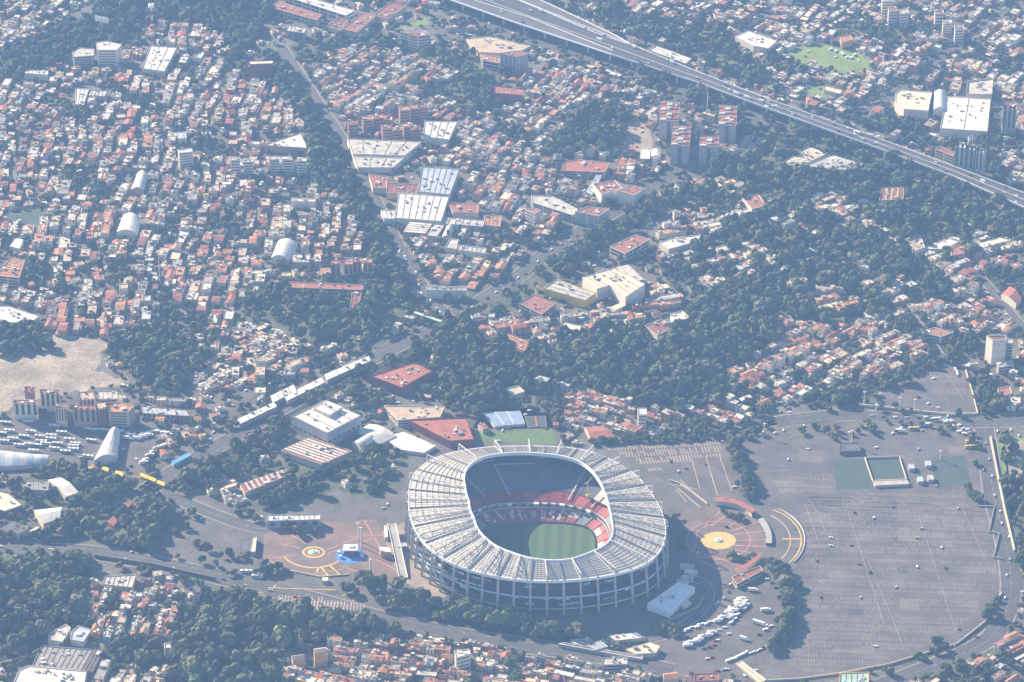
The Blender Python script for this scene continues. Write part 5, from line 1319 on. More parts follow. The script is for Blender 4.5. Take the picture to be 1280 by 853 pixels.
# loose yards: whatever open ground is left between the buildings gets sheds, trees and parked cars
FILLCARS = []
for gy in np.arange(2440, 4300, 11.0):
    for gx in np.arange(-760, 800, 11.0):
        x, y = gx + hr.uniform(-5, 5), gy + hr.uniform(-5, 5); px, py = PX(x, y)
        if not (-30 < px < 1310 and -20 < py < 870): continue
        if at(roads, x, y) or at(built, x, y) or at(taken, x, y): continue
        if at(paved, x, y):
            if hr.random() < .06 and not inside([(925,540),(1260,540),(1260,860),(925,860)], np.array([px]), np.array([py]))[0] and not inside([(500,552),(845,552),(845,780),(500,780)], np.array([px]), np.array([py]))[0] and not inside([(320,650),(500,650),(500,725),(320,725)], np.array([px]), np.array([py]))[0] and not inside([(-20,440),(165,420),(165,500),(-20,525)], np.array([px]), np.array([py]))[0]: FILLCARS.append((px, py))
            continue
        v = hr.random()
        if v < .38: TREES.append((x, y, hr.uniform(5, 10), 'among the halls and yards', .12))
        elif v < .58 and not inside([(905,505),(1290,505),(1290,900),(905,900)], np.array([px]), np.array([py]))[0]:
            w, d = hr.uniform(5, 11), hr.uniform(6, 12)
            if not any(at(built, x + ex * w * .55, y + ey * d * .55) or at(roads, x + ex * w * .55, y + ey * d * .55) for ex in (-1, 1) for ey in (-1, 1)):
                HOUSES.append(dict(x=x, y=y, rot=hr.choice([.45, .5, -.1, .2]), w=w, d=d, fl=hr.choice([1, 1, 2]), rf=hr.choices(range(10), MIX)[0], wm=hr.choices(range(8), WW)[0], seed=hr.randrange(10 ** 9), place='among the halls and yards', px=px, py=py, big=False))
        elif v < .72: FILLCARS.append((px, py))
def house_parts(h, near):
    """list of (part, shape, centre, size, rotation, material, top material) in the house's own frame"""
    r = random.Random(h['seed']); out = []
    w, d = h['w'], h['d']; H = 2.7 * h['fl'] + .3
    wm, rm = WALLS[h['wm']], ROOFS[h['rf']]
    gable = h['rf'] in (5, 6, 7) and r.random() < .45
    dm = d * r.choice([.6, .75, .88, .96])                                     # main volume; the rest is a lower back part or a patio
    oy = (d - dm) / 2 * r.choice([-1, 1])
    out.append(('wall', 'box', (0, oy, 0), (w - .2, dm - .2, H), 0, wm, None))
    if gable:
        out.append(('roof', 'gable', (0, oy, H + .02), (w + .5, dm + .5, r.uniform(1.2, 2.2)), r.choice([0, 1]), rm, wm))
    else:
        out.append(('roof', 'box', (0, oy, H), (w - .75, dm - .75, .12), 0, rm, None))
        for sx, sy, ln, wd in ((0, 1, w - .2, .28), (0, -1, w - .2, .28), (1, 0, .28, dm - .2), (-1, 0, .28, dm - .2)):
            out.append(('parapet', 'box', (sx * (w / 2 - .25), oy + sy * (dm / 2 - .25), H + .003), (ln, wd, r.choice([.35, .6, .9])), 0, wm, None))
        if r.random() < .62:
            out.append(('roof_room', 'box', (r.uniform(-.3, .3) * w, oy + r.uniform(-.28, .28) * dm, H + .12), (r.uniform(2, 3.6), r.uniform(2, 4), r.uniform(2.1, 2.6)), 0, r.choice([wm, W_white, W_grey, W_brick]), r.choice([R_white, R_pale, R_grey, rm])))
        if r.random() < .4:
            out.append(('laundry_awning', 'box', (r.uniform(-.3, .3) * w, oy + r.uniform(-.3, .3) * dm, H + 1.9), (r.uniform(2, 4.5), r.uniform(1.5, 3.5), .1), 0, r.choice([R_white, R_bluegrey, R_pale, R_cream, M_red_seat, R_white]), None))
    for _ in range(r.choice([0, 1, 1, 2])):
        out.append(('water_tank', 'cyl', (r.uniform(-.36, .36) * w, oy + r.uniform(-.36, .36) * dm, H + .12 + (0 if not gable else .8)), (.65, .65, 1.5), 0, r.choice([M_black, R_white, R_white, W_grey]), None))
    if d - dm > 2:
        lh = 2.7 if r.random() < .7 else 5.4
        if r.random() < .72 and lh < H + 1:
            out.append(('back_wing', 'box', (r.uniform(-.1, .1) * w, oy + (dm / 2 + (d - dm) / 2) * (-1 if oy > 0 else 1), 0), (w * r.uniform(.5, .9), d - dm - .3, lh), 0, r.choice([wm, W_white, W_grey, W_brick]), ROOFS[r.choices(range(10), MIX)[0]]))
        else:
            out.append(('patio', 'box', (0, oy + (dm / 2 + (d - dm) / 2) * (-1 if oy > 0 else 1), 0.02), (w - .2, d - dm - .2, .12), 0, r.choice([R_tan, R_pale, R_grey, A_red]), None))
    nw = 2 if near else 1
    for f in range(h['fl']):
        for s in (-1, 1):
            if not near and s > 0: continue
            for k in range(nw):
                xx = (k - (nw - 1) / 2) * w * .42 + (0 if near else r.uniform(-.2, .2) * w)
                for face in ((0, 1) if near else (r.choice([0, 1]),)):
                    if face == 0: out.append(('window', 'box', (xx, oy + s * (dm / 2 - .09), .9 + f * 2.7), (1.7, .12, 1.35), 0, M_win, None))
                    elif k == 0: out.append(('window', 'box', (s * (w / 2 - .09), oy + r.uniform(-.2, .2) * dm, .9 + f * 2.7), (.12, 1.7, 1.35), 0, M_win, None))
    return out
def emit(mb, part, loc=(0, 0, 0), rot=0.0):
    nm, sh, c, s, ra, m, top = part
    co, si = math.cos(rot), math.sin(rot)
    cc = (loc[0] + c[0] * co - c[1] * si, loc[1] + c[0] * si + c[1] * co, loc[2] + c[2])
    if sh == 'box': mb.box(cc, s, m, rot, top)
    elif sh == 'cyl': mb.cyl(cc, s[0], s[2], m, 7)
    else:
        a, b, h = s[0] / 2, s[1] / 2, s[2]
        if ra: pts = [(-a, -b, 0), (a, -b, 0), (a, b, 0), (-a, b, 0), (-a, 0, h), (a, 0, h)]; fs = [(0, 1, 5, 4), (2, 3, 4, 5)]; es = [(3, 0, 4), (1, 2, 5)]
        else: pts = [(-a, -b, 0), (a, -b, 0), (a, b, 0), (-a, b, 0), (0, -b, h), (0, b, h)]; fs = [(1, 2, 5, 4), (3, 0, 4, 5)]; es = [(0, 1, 4), (2, 3, 5)]
        w = [(cc[0] + p[0] * co - p[1] * si, cc[1] + p[0] * si + p[1] * co, cc[2] + p[2]) for p in pts]
        for f in fs: mb.face([w[i] for i in f], m)
        for f in es: mb.face([w[i] for i in f], top or m)
NEAR_N = 296
vis = [h for h in HOUSES if 4 < h['px'] < 1276 and 2 < h['py'] < 851]
vis.sort(key=lambda h: -h['w'] * h['d'] * h['fl'] ** .5 / (h['y'] ** 2) * (2.0 if h['py'] > 470 else 1.0))
near = vis[:NEAR_N]; nearid = {id(h) for h in near}
near.sort(key=lambda h: h['px'])
STOREY = {1: 'one-storey', 2: 'two-storey', 3: 'three-storey', 4: 'four-storey'}
cnt = {}
for h in near:
    k = (RNAME[h['rf']], h['fl'], h['place']); cnt[k] = cnt.get(k, 0) + 1
seen = {}
for h in near:
    k = (RNAME[h['rf']], h['fl'], h['place']); seen[k] = seen.get(k, 0) + 1
    lb = f'{RNAME[h["rf"]]}-roofed {STOREY[h["fl"]]} house {h["place"]}'
    if cnt[k] > 1: lb = f'{ordinal(seen[k])} {lb}'.replace('first ', 'leftmost ', 1)
    t = thing('house', lb, 'house', (h['x'], h['y'], 0), h['rot'], 'small houses')
    acc = {}
    for pt in house_parts(h, True):
        key = pt[0] if pt[0] in ('parapet',) else (pt[0], len(acc))
        mb = acc.setdefault(key, (pt[0], MB()))[1]
        emit(mb, pt)
    for nm, mb in acc.values(): mb.build(nm, t)
far = MB()
for h in HOUSES:
    if id(h) in nearid: continue
    for pt in house_parts(h, False): emit(far, pt, (h['x'], h['y'], 0), h['rot'])
tag(far.build('distant_houses'), kind='stuff')
# ------------------------------------------------------------------ trees
tr = random.Random(3)
for nm, (poly, sp, sz, keep) in WOODS.items():
    W = np.array([P(*p)[:2] for p in poly]); lo, hi = W.min(0), W.max(0)
    y = lo[1]; j = 0
    while y < hi[1]:
        x = lo[0] + (j % 2) * sp / 2
        while x < hi[0]:
            xx, yy = x + tr.uniform(-.42, .42) * sp, y + tr.uniform(-.42, .42) * sp
            x += sp
            px, py = PX(xx, yy)
            if tr.random() > keep or not inside(poly, np.array([px]), np.array([py]))[0] or at(roads_wide, xx, yy) or at(built, xx, yy): continue
            if 'estate' in nm and any(abs(h['x'] - xx) < 6 and abs(h['y'] - yy) < 7 for h in HOUSES if 'estate' in h['place'] or 'slope' in h['place']): continue
            TREES.append((xx, yy, sz * tr.choice([.5, .65, .8, .9, 1, 1.1, 1.3, 1.5]), nm, .06))
        y += sp * .87; j += 1
def row_trees(pts, n, sz, place, jit=2.0):
    q = [P(*p)[:2] for p in pts]; s = np.r_[0, np.cumsum([np.hypot(*(b - a)) for a, b in zip(q, q[1:])])]
    for g in np.linspace(0, s[-1], n):
        TREES.append((float(np.interp(g, s, [p[0] for p in q])) + tr.uniform(-jit, jit), float(np.interp(g, s, [p[1] for p in q])) + tr.uniform(-jit, jit), sz * tr.uniform(.8, 1.2), place, .03))
row_trees([(913,556),(922,578),(930,600),(936,622)], 22, 11.5, 'in the row between the two car parks', 2.5)
row_trees([(920,560),(930,585),(940,618)], 14, 10.5, 'in the row between the two car parks', 2.5)
row_trees([(962,708),(976,718),(986,745),(988,775),(980,795),(965,812)], 24, 12.5, 'in the row between lorry yard and car park', 2.5)
row_trees([(968,716),(980,735),(984,765),(974,792)], 9, 11, 'in the row between lorry yard and car park', 2.5)
row_trees([(762,554),(830,551),(905,546)], 20, 7.5, 'in the hedge row beyond the upper car park', 1.5)
row_trees([(830,545),(960,536)], 12, 7, 'beside the road beyond the upper car park', 4)
row_trees([(1235,771)], 1, 15, 'alone on the edge of the car park by the right hand road', 0)
row_trees([(1208,612),(1218,620),(1225,628)], 4, 10, 'in the group at the corner of the big car park', 2)
row_trees([(1168,806),(1175,803)], 2, 8, 'in the pair near the lower edge of the car park', 1)
row_trees([(903,640),(912,646),(925,650)], 5, 7.5, 'in the planted bed by the red roofed pavilion', 1.5)
row_trees([(915,698),(928,702),(940,698)], 6, 8, 'in the planted bed below the gold disc plaza', 2)
row_trees([(846,650),(850,662),(852,690)], 5, 8, 'at the right foot of the stadium', 2)
row_trees([(362,660),(372,668),(384,668),(396,666)], 6, 8.5, 'beside the white ticket hall', 1.5)
row_trees([(330,706),(345,712),(358,716),(322,716)], 7, 9, 'below the red ray plaza', 3)
row_trees([(446,725),(460,722),(468,728)], 5, 9, 'by the lower tip of the red ray plaza', 2)
row_trees([(444,612),(460,610),(470,600),(490,592),(455,618),(475,608)], 9, 9.5, 'on the island left of the stadium', 3)
row_trees([(330,758),(370,768),(420,775)], 8, 9, 'along the lower access road', 3)
row_trees([(215,640),(240,655),(225,670),(260,690),(300,700),(290,715)], 9, 9, 'scattered on the grey boulevard plaza', 6)
row_trees([(500,470),(530,492),(560,505),(590,515)], 12, 10, 'between the red gymnasium and the clubhouse', 4)
row_trees([(560,28),(640,55),(720,85),(800,112),(900,150),(1000,182),(1100,220),(1200,262)], 70, 10, 'below the motorway', 6)
row_trees([(660,-8),(740,25),(800,45),(880,78),(960,108),(1060,145),(1150,178)], 60, 10, 'beyond the motorway', 6)
row_trees([(560,395),(545,420),(520,430)], 6, 10, 'at the avenue junction', 4)
row_trees([(826,792),(836,787),(845,795)], 4, 9, 'at the corner of the scrap depot', 2)
row_trees([(1085,540),(1060,545),(1040,548)], 5, 6, 'in the bed behind the netted cage', 2)
row_trees([(1110,528),(1150,533),(1190,537)], 7, 5.5, 'on the median of the road beyond the car park', 3)
row_trees([(352,250),(300,300),(250,310)], 8, 9, 'in the dense quarter at the left', 6)
for (x0, y0) in ((215,380),(278,390),(112,350),(380,330),(560,300),(570,302),(590,300),(575,296)):
    p = P(x0, y0); TREES.append((p[0], p[1], 10, 'cypress', .99))
ROADN = {'avenue': 'beside the avenue', 'dual_road': 'beside the dual road', 'boulevard': 'beside the boulevard', 'ring_road': 'beside the right hand road', 'slip_road': 'beside the slip road', 'ramp_road': 'beside the ramp road', 'valley_street': 'beside the far valley street', 'villa_street': 'beside the villa street', 'hill_street': 'beside the hill street', 'wood_road': 'beside the wood road'}
for k, pl_ in ROADN.items():
    q, nrm, d = ribbon('', *ROADS[k])
    for i in range(len(q) - 1):
        L = np.hypot(*(q[i + 1] - q[i]))
        for s in (-1, 1):
            for g in range(int(L / 9)):
                if tr.random() < .5: continue
                p = q[i] + (q[i + 1] - q[i]) * tr.random() + nrm[i] * s * (ROADS[k][1] / 2 + tr.uniform(2.5, 7))
                px, py = PX(*p)
                if not (-150 < px < 1420 and -90 < py < 890) or at(roads, *p) or at(built, *p) or at(woods, *p) or (at(paved, *p) and tr.random() < .75): continue
                TREES.append((p[0], p[1], tr.uniform(6, 11), pl_, .12))
def proto(seed, n, kind):
    r = np.random.default_rng(seed)
    if kind == 'cone':
        h = r.random(n) ** .8; an = r.random(n) * 2 * np.pi; rad = .26 * (1 - h) + .03
        c = np.stack([rad * np.cos(an), rad * np.sin(an), .1 + 2.2 * h], 1); nr = np.stack([np.cos(an), np.sin(an), .4 + 0 * an], 1)
        size = r.uniform(.12, .22, n)
    else:
        nl = r.integers(5, 8)
        lc = np.stack([r.normal(0, .42, nl), r.normal(0, .42, nl), r.uniform(.55, 1.15, nl)], 1); lr = r.uniform(.34, .6, nl)
        lc[0] = (0, 0, .95); lr[0] = .62
        k = r.choice(nl, n, p=lr ** 2 / (lr ** 2).sum())
        dv = r.normal(size=(n, 3)); dv[:, 2] = np.abs(dv[:, 2]) * .9 - .15 * r.random(n); dv /= np.linalg.norm(dv, axis=1)[:, None]
        c = lc[k] + dv * (lr[k] * r.uniform(.72, 1.08, n))[:, None]; nr = dv; size = r.uniform(.15, .27, n)
    nr = nr / np.linalg.norm(nr, axis=1)[:, None] + r.normal(0, .22, (n, 3)); nr /= np.linalg.norm(nr, axis=1)[:, None]
    t = np.cross(nr, r.normal(size=(n, 3))); t /= np.linalg.norm(t, axis=1)[:, None]; b = np.cross(nr, t)
    t *= size[:, None]; b *= (size * r.uniform(.7, 1.2, n))[:, None]
    v = np.stack([c - t - b, c + t - b * .8, c + t + b, c - t * .8 + b], 1)
    return v.reshape(-1, 3)
def np_mesh(name, V, mats, midx=None):
    me = bpy.data.meshes.new(name); nq = len(V) // 4
    me.vertices.add(len(V)); me.vertices.foreach_set('co', V.astype(np.float32).ravel())
    me.loops.add(len(V)); me.loops.foreach_set('vertex_index', np.arange(len(V), dtype=np.int32))
    me.polygons.add(nq); me.polygons.foreach_set('loop_start', np.arange(0, len(V), 4, dtype=np.int32))
    for m in mats: me.materials.append(m)
    if midx is not None: me.polygons.foreach_set('material_index', midx.astype(np.int32))
    me.update(calc_edges=True); return me
FM = [M_fol_a, M_fol_b, M_fol_c, M_fol_d, M_fol_e]; FNAME = ['green', 'olive', 'dark green', 'brownish', 'light green']
NEARP = [proto(s, 300, 'ball') for s in range(8)]; FARP = [proto(50 + s, 210, 'ball') for s in range(10)]; CONE = proto(99, 160, 'cone')
crown_me = {}
trunk_mb = MB()
trunk_mb.cyl((0, 0, 0), .07, .75, M_bark, 6, r2=.04)
for a in (0.3, 2.4, 4.4): trunk_mb.bar((0, 0, .5), (.3 * math.cos(a), .3 * math.sin(a), .95), .035, M_bark)
tk = trunk_mb.build('trunk'); trunk_me = tk.data; bpy.data.objects.remove(tk)
rows_set = {t[3] for t in TREES if t[4] == .03}
def tree_rank(t):
    px, py = PX(t[0], t[1])
    if not (5 < px < 1275 and 5 < py < 850): return 1e9
    if t[3] == 'cypress': return -2
    return -1 if t[3] in rows_set and 'motorway' not in t[3] and 'quarter' not in t[3] else t[1] / t[2] ** .5 * (1.0 if t[4] > .1 else .97)
order = sorted(range(len(TREES)), key=lambda i: tree_rank(TREES[i]))
NEAR_T = 298
picked = sorted(order[:NEAR_T], key=lambda i: PX(TREES[i][0], TREES[i][1])[0])
info = {}; cnt = {}
for i in picked:
    r = random.Random(i * 7 + 1); t = TREES[i]
    info[i] = (r.choices([0, 1, 2, 3, 4], [45, 18, 30, 4, 9])[0], r.randrange(8), r.uniform(0, 6.28), r.uniform(.85, 1.2))
    s = 'small ' if t[2] < 7 else 'broad ' if t[2] > 12.5 else ''
    k = (info[i][0], s, t[3]); cnt[k] = cnt.get(k, 0) + 1
seen = {}
for i in picked:
    x, y, sz, place, _ = TREES[i]; fm, pr, rz, zs = info[i]
    s = 'small ' if sz < 7 else 'broad ' if sz > 12.5 else ''
    k = (fm, s, place); seen[k] = seen.get(k, 0) + 1
    if place == 'cypress':
        lb = f'dark pointed cypress tree, {ordinal(seen[k]).replace("first", "leftmost")} of the cypresses among the houses'
        if cnt[k] == 1: lb = f'{FNAME[fm]} pointed cypress tree among the houses'
        nm, crown, sc = 'cypress_tree', ('cone', fm), (sz * .62, sz * .62, sz * .62 * zs)
        lb = lb if cnt[k] == 1 else f'{FNAME[fm]} pointed cypress, {ordinal(seen[k]).replace("first", "leftmost")} of its colour among the houses'
    else:
        lb = f'{s}{FNAME[fm]} tree {place}'
        if cnt[k] > 1: lb = f'{ordinal(seen[k])} {lb}'.replace('first ', 'leftmost ', 1)
        lb = lb.replace(' in the trees ', ' ').replace('dark green', 'dark').replace('between the bare earth and the market', 'by the bare earth') if len(lb.split()) > 16 else lb
        nm, crown, sc = 'tree', (pr, fm), (sz * .5, sz * .5, sz * .5 * zs)
    if crown not in crown_me:
        crown_me[crown] = np_mesh('crown', CONE if crown[0] == 'cone' else NEARP[pr], [FM[fm]])
    t = thing(nm, lb, 'tree', (x, y, 0), rz, 'trees'); t.scale = sc
    for n_, me in (('crown', crown_me[crown]), ('trunk', trunk_me)):
        o = bpy.data.objects.new(n_, me); COL.objects.link(o); o.parent = t
VV, MI = [], []
npk = set(picked); nr_ = np.random.default_rng(8)
for i, (x, y, sz, place, _) in enumerate(TREES):
    if i in npk: continue
    p = FARP[int(nr_.integers(10))]; a = nr_.random() * 6.28; co, si = math.cos(a), math.sin(a); s = sz * .5
    VV.append(np.stack([x + s * (p[:, 0] * co - p[:, 1] * si), y + s * (p[:, 0] * si + p[:, 1] * co), s * p[:, 2] * nr_.uniform(.85, 1.2)], 1))
    MI.append(np.full(len(p) // 4, nr_.choice(5, p=[.40, .17, .27, .06, .10])))
o = bpy.data.objects.new('distant_trees', np_mesh('distant_trees', np.concatenate(VV), FM, np.concatenate(MI))); COL.objects.link(o); tag(o, kind='stuff')
print('HOUSES', len(HOUSES), 'TREES', len(TREES))
# ------------------------------------------------------------------ vehicles
C_white = mat('car_white', (0.78, 0.78, 0.77), 0.35, 0)
C_silver = mat('car_silver', (0.45, 0.46, 0.48), 0.35, 0)
C_dark = mat('car_dark', (0.04, 0.042, 0.05), 0.35, 0)
C_red = mat('car_red', (0.40, 0.04, 0.04), 0.35, 0)
C_blue = mat('car_blue', (0.06, 0.12, 0.32), 0.35, 0)
C_yellow = mat('bus_yellow', (0.70, 0.45, 0.05), 0.4, 0)
C_green = mat('bus_green', (0.10, 0.30, 0.14), 0.5, 0)
M_tyre = mat('tyre', (0.025, 0.025, 0.025), 0.9, 0)
CC = {'white': C_white, 'silver': C_silver, 'dark': C_dark, 'red': C_red, 'blue': C_blue}
VEH = []     # (kind, colour, px, py, heading px pair or angle, place, z)
def wheels(mb, xs, y, r):
    for x in xs:
        for s in (-1, 1):
            mb.box((x, s * y, 0.0), (r * 2, .25, r * 2), M_tyre)
PROTO = {}
def proto_vehicle(kind, col):
    key = (kind, col)
    if key in PROTO: return PROTO[key]
    m = CC.get(col, C_white); parts = []
    def part(nm, mb): o = mb.build(nm); parts.append((nm, o.data)); bpy.data.objects.remove(o)
    if kind == 'car':
        b = MB(); b.prism([(-2.2, -.85), (2.1, -.85), (2.25, -.5), (2.25, .5), (2.1, .85), (-2.2, .85)], .35, .95, m); part('body', b)
        b = MB(); b.prism([(-1.9, -.78), (1.0, -.78), (1.0, .78), (-1.9, .78)], .95, 1.2, M_win); b.prism([(-1.6, -.7), (.6, -.7), (.6, .7), (-1.6, .7)], 1.2, 1.5, M_win, m); part('cabin', b)
        for x in (-1.4, 1.4):
            for s in (-1, 1): b = MB(); b.box((x, s * .8, 0), (.64, .22, .64), M_tyre); part('wheel', b)
    elif kind == 'van':
        b = MB(); b.prism([(-2.6, -.95), (2.3, -.95), (2.6, -.7), (2.6, .7), (2.3, .95), (-2.6, .95)], .4, 2.2, m); part('body', b)
        b = MB(); b.box((2.0, 0, 1.3), (1.0, 1.94, .6), M_win); part('windscreen', b)
        for x in (-1.6, 1.7):
            for s in (-1, 1): b = MB(); b.box((x, s * .9, 0), (.7, .22, .7), M_tyre); part('wheel', b)
    elif kind == 'lorry':
        b = MB(); b.box((-1.2, 0, .9), (7.2, 2.5, 2.8), C_white if col != 'silver' else C_silver, 0, R_white); part('cargo_box', b)
        b = MB(); b.prism([(2.6, -1.15), (4.4, -1.15), (4.7, -.9), (4.7, .9), (4.4, 1.15), (2.6, 1.15)], .5, 2.6, m); part('cab', b)
        b = MB(); b.box((4.55, 0, 1.6), (.4, 1.9, .7), M_win); part('windscreen', b)
        for x in (-3.4, -2.3, 3.6):
            for s in (-1, 1): b = MB(); b.box((x, s * 1.1, 0), (.95, .28, .95), M_tyre); part('wheel', b)
    elif kind == 'trailer':
        b = MB(); b.box((-1.5, 0, 1.1), (13, 2.7, 2.9), C_white, 0, R_white); part('cargo_box', b)
        b = MB(); b.prism([(5.4, -1.2), (7.6, -1.2), (7.9, -.9), (7.9, .9), (7.6, 1.2), (5.4, 1.2)], .5, 3.0, C_white); part('cab', b)
        b = MB(); b.box((7.75, 0, 1.8), (.4, 1.9, .8), M_win); part('windscreen', b)
        for x in (-6, -4.8, 4.4, 6.6):
            for s in (-1, 1): b = MB(); b.box((x, s * 1.1, 0), (.95, .28, .95), M_tyre); part('wheel', b)
    else:
        bm = C_yellow if col == 'yellow' else C_white
        b = MB(); b.box((0, 0, .45), (11.5, 2.5, .9), C_green if col == 'green' else bm); b.box((0, 0, 2.35), (11.5, 2.5, .75), bm, 0, bm); part('body', b)
        b = MB(); b.box((0, 0, 1.35), (11.4, 2.42, 1.0), M_win); part('window_band', b)
        b = MB(); b.box((2.5, 0, 3.1), (2, 1.6, .3), R_pale); b.box((-2.5, 0, 3.1), (2.4, 1.6, .3), R_pale); part('roof_unit', b)
        for x in (-3.6, 3.6):
            for s in (-1, 1): b = MB(); b.box((x, s * 1.1, 0), (1.0, .28, 1.0), M_tyre); part('wheel', b)
    PROTO[key] = parts
    return parts
vr = random.Random(21)
def carcol(): return vr.choices(['white', 'silver', 'dark', 'red', 'blue'], [50, 20, 12, 11, 7])[0]
def put(kind, col, px, py, ang, place, z=0.3): VEH.append((kind, col, px, py, ang, place, z))
def row(kind, pts, n, place, col=None, ang=None, jit=.6, skip=.1, z=.3):
    q = np.array(pts, float); s = np.r_[0, np.cumsum(np.hypot(*np.diff(q, axis=0).T))]
    for g in np.linspace(0, s[-1], n):
        if vr.random() < skip: continue
        x, y = np.interp(g, s, q[:, 0]), np.interp(g, s, q[:, 1]); x2, y2 = np.interp(g + 1, s, q[:, 0]), np.interp(g + 1, s, q[:, 1])
        x1, y1 = np.interp(g - 1, s, q[:, 0]), np.interp(g - 1, s, q[:, 1])
        a, b = P(x1, y1), P(x2, y2)
        an = math.atan2(b[1] - a[1], b[0] - a[0]) if ang is None else ang
        put(kind, col() if callable(col) else (col or carcol()), x + vr.uniform(-jit, jit), y + vr.uniform(-jit, jit) * .5, an + vr.gauss(0, .1), place, z)
LY = 'in the lorry yard below the stadium'
row('car', [(894,757),(906,748),(911,738),(913,731)], 8, 'in the curved line at the lorry yard gate', ang=1.2)
row('lorry', [(900,776),(908,770),(914,763),(920,757),(926,750)], 11, LY, 'white', jit=3.2, ang=.35, skip=0)
row('lorry', [(905,779),(912,773),(918,767),(924,760),(931,755)], 9, LY, 'white', jit=3.2, ang=.9, skip=.2)
row('van', [(915,779),(920,772),(928,763),(933,757)], 6, LY, 'white', ang=.4, jit=1.2)
row('car', [(846,794),(858,789),(868,784),(878,780),(890,778)], 12, 'in the uneven line along the lorry yard wall', ang=.5, jit=1.2)
row('van', [(848,792),(862,787),(883,781)], 4, LY, 'white', ang=.4)
row('lorry', [(857,809),(866,805),(876,800),(884,795),(890,793)], 7, LY, 'white', ang=.3, jit=3, skip=.1)
row('car', [(880,811),(890,809),(895,804),(894,801)], 4, LY, ang=.3)
for k, c, x, y, a in [('lorry','white',941,739,-.1),('lorry','white',957,764,.1),('trailer','white',950,781,-.55),('lorry','white',930,800,-.5),('car','dark',949,794,.2),('car','white',906,785,.1),('car','white',899,788,0),('car','white',911,793,.2),('car','white',897,801,.3),('car','red',890,822,.2),('car','white',884,824,.2),('van','white',957,788,.2),('car','white',964,783,.4)]: put(k, c, x, y, a, LY)
row('van', [(911,827),(918,824),(926,820),(932,817)], 7, 'in the row at the near wall of the lorry yard', 'white', ang=.6)
row('car', [(938,817),(948,814),(958,808),(965,803)], 8, 'in the row at the near wall of the lorry yard', ang=.7)
row('car', [(893,841),(900,839),(908,837)], 5, 'outside the near wall of the lorry yard', ang=.2)
row('car', [(925,728),(932,725),(940,722),(955,722),(964,728),(969,735)], 8, 'in the arc behind the dark red gatehouse', ang=.4)
MR = 'on the road beside the big car park'
for x, y in [(1232,555),(1236,575),(1229,588),(1240,596),(1243,620),(1250,640),(1252,655),(1261,672),(1262,700),(1258,720),(1256,748)]: put('car', vr.choice(['white','white','silver']), x, y, 1.35, MR)
NJ = 'in the traffic at the junction beyond the car park'
row('car', [(1158,523),(1172,527),(1182,524),(1196,530),(1205,535),(1214,541),(1218,545)], 22, NJ, ang=.2, jit=2.0)
row('van', [(1160,530),(1172,521),(1198,540),(1214,548)], 8, NJ, 'white', ang=.1, jit=2)
row('bus', [(1213,553),(1213,560)], 2, 'in the pair of yellow buses at the corner of the car park', 'yellow', ang=.2, skip=0)
put('bus', 'yellow', 1142, 537, .05, 'alone on the median beyond the car park'); put('lorry', 'white', 1125, 540, 0, 'on the median beyond the car park')
row('car', [(1090,520),(1098,521),(1104,522),(1148,523)], 5, 'on the road along the triangular car park', ang=0)
for x, y in [(848,590),(838,577),(1096,507),(1148,497),(1160,505),(1195,466),(985,575),(1010,562),(1095,560),(1148,562),(1064,682),(1088,716),(1092,648),(1170,608)]: put('car', carcol(), x, y, vr.uniform(0, 3), 'alone on the open asphalt')
for k in range(26):
    x, y = vr.uniform(1015, 1225), vr.uniform(545, 815)
    if inside([(1010,622),(1060,618),(1235,640),(1246,700),(1242,740),(1190,795),(1110,822),(1010,842),(985,830),(1005,760)], np.array([x]), np.array([y]))[0]: put('car', carcol(), x, y, vr.choice([1.5, -.05]), 'scattered on the big car park')
row('van', [(1194,463),(1197,469)], 3, 'in the cluster on the triangular car park', 'white', ang=1.5)
BY = 'in the bus yard'
for x, y in [(5,530),(33,529),(0,543),(10,540),(37,541),(66,534),(75,542),(28,547),(48,547),(50,553),(62,550),(85,551),(55,556),(35,557),(44,558),(66,562),(92,556),(90,559),(112,552),(62,546),(90,563),(40,565),(22,558),(14,550),(80,566),(108,572),(70,556),(3,553)]: put('bus', vr.choice(['white','white','green']), x + 2, y, -.16 + vr.uniform(-.05, .05), BY)
row('bus', [(112,538),(124,539),(136,540)], 3, 'beside the tip of the tapering white tent', 'green', ang=0, skip=0)
row('van', [(152,541),(165,545),(180,543),(200,540),(215,543)], 12, 'beyond the tapering white tent', 'white', ang=.1, jit=2.5)
row('lorry', [(158,548),(172,549),(186,546)], 5, 'beyond the tapering white tent', 'white', ang=-.1, jit=1.5)
row('lorry', [(178,580),(186,573),(194,565),(204,558)], 6, 'along the rail line by the market', 'white', ang=.6, jit=1.5)
row('car', [(130,596),(124,604),(128,616),(140,612),(150,604)], 10, 'at the yellow awnings', jit=2)
row('car', [(165,690),(176,676),(186,668),(200,655)], 14, 'beside the trees at the grey boulevard plaza', ang=.7, jit=2.5)
row('car', [(0,684),(60,688),(120,692),(200,708),(300,730),(400,754)], 14, 'on the boulevard', jit=1.5, z=.35)
row('car', [(225,720),(240,735),(250,745)], 9, 'on the small car park by the boulevard wall', 'blue', ang=.4, jit=3)
row('bus', [(308,716),(322,722)], 2, 'at the bus stop on the boulevard', 'white', ang=-.1, skip=0)
row('car', [(120,790),(130,793),(150,796),(165,800)], 24, 'in the packed tank yard at the near corner', ang=.3, jit=5)
row('car', [(480,800),(520,803),(560,806),(640,812)], 18, 'on the boulevard below the tree strip', jit=1.2, z=.35)
MK = 'at the market'
row('lorry', [(250,486),(300,462),(345,430)], 9, MK, 'white', ang=.5, jit=8)
row('lorry', [(262,478),(310,440),(350,420)], 8, MK, 'silver', ang=-.4, jit=8)
row('van', [(255,470),(300,430),(345,440),(330,470)], 10, MK, 'white', ang=.3, jit=8)
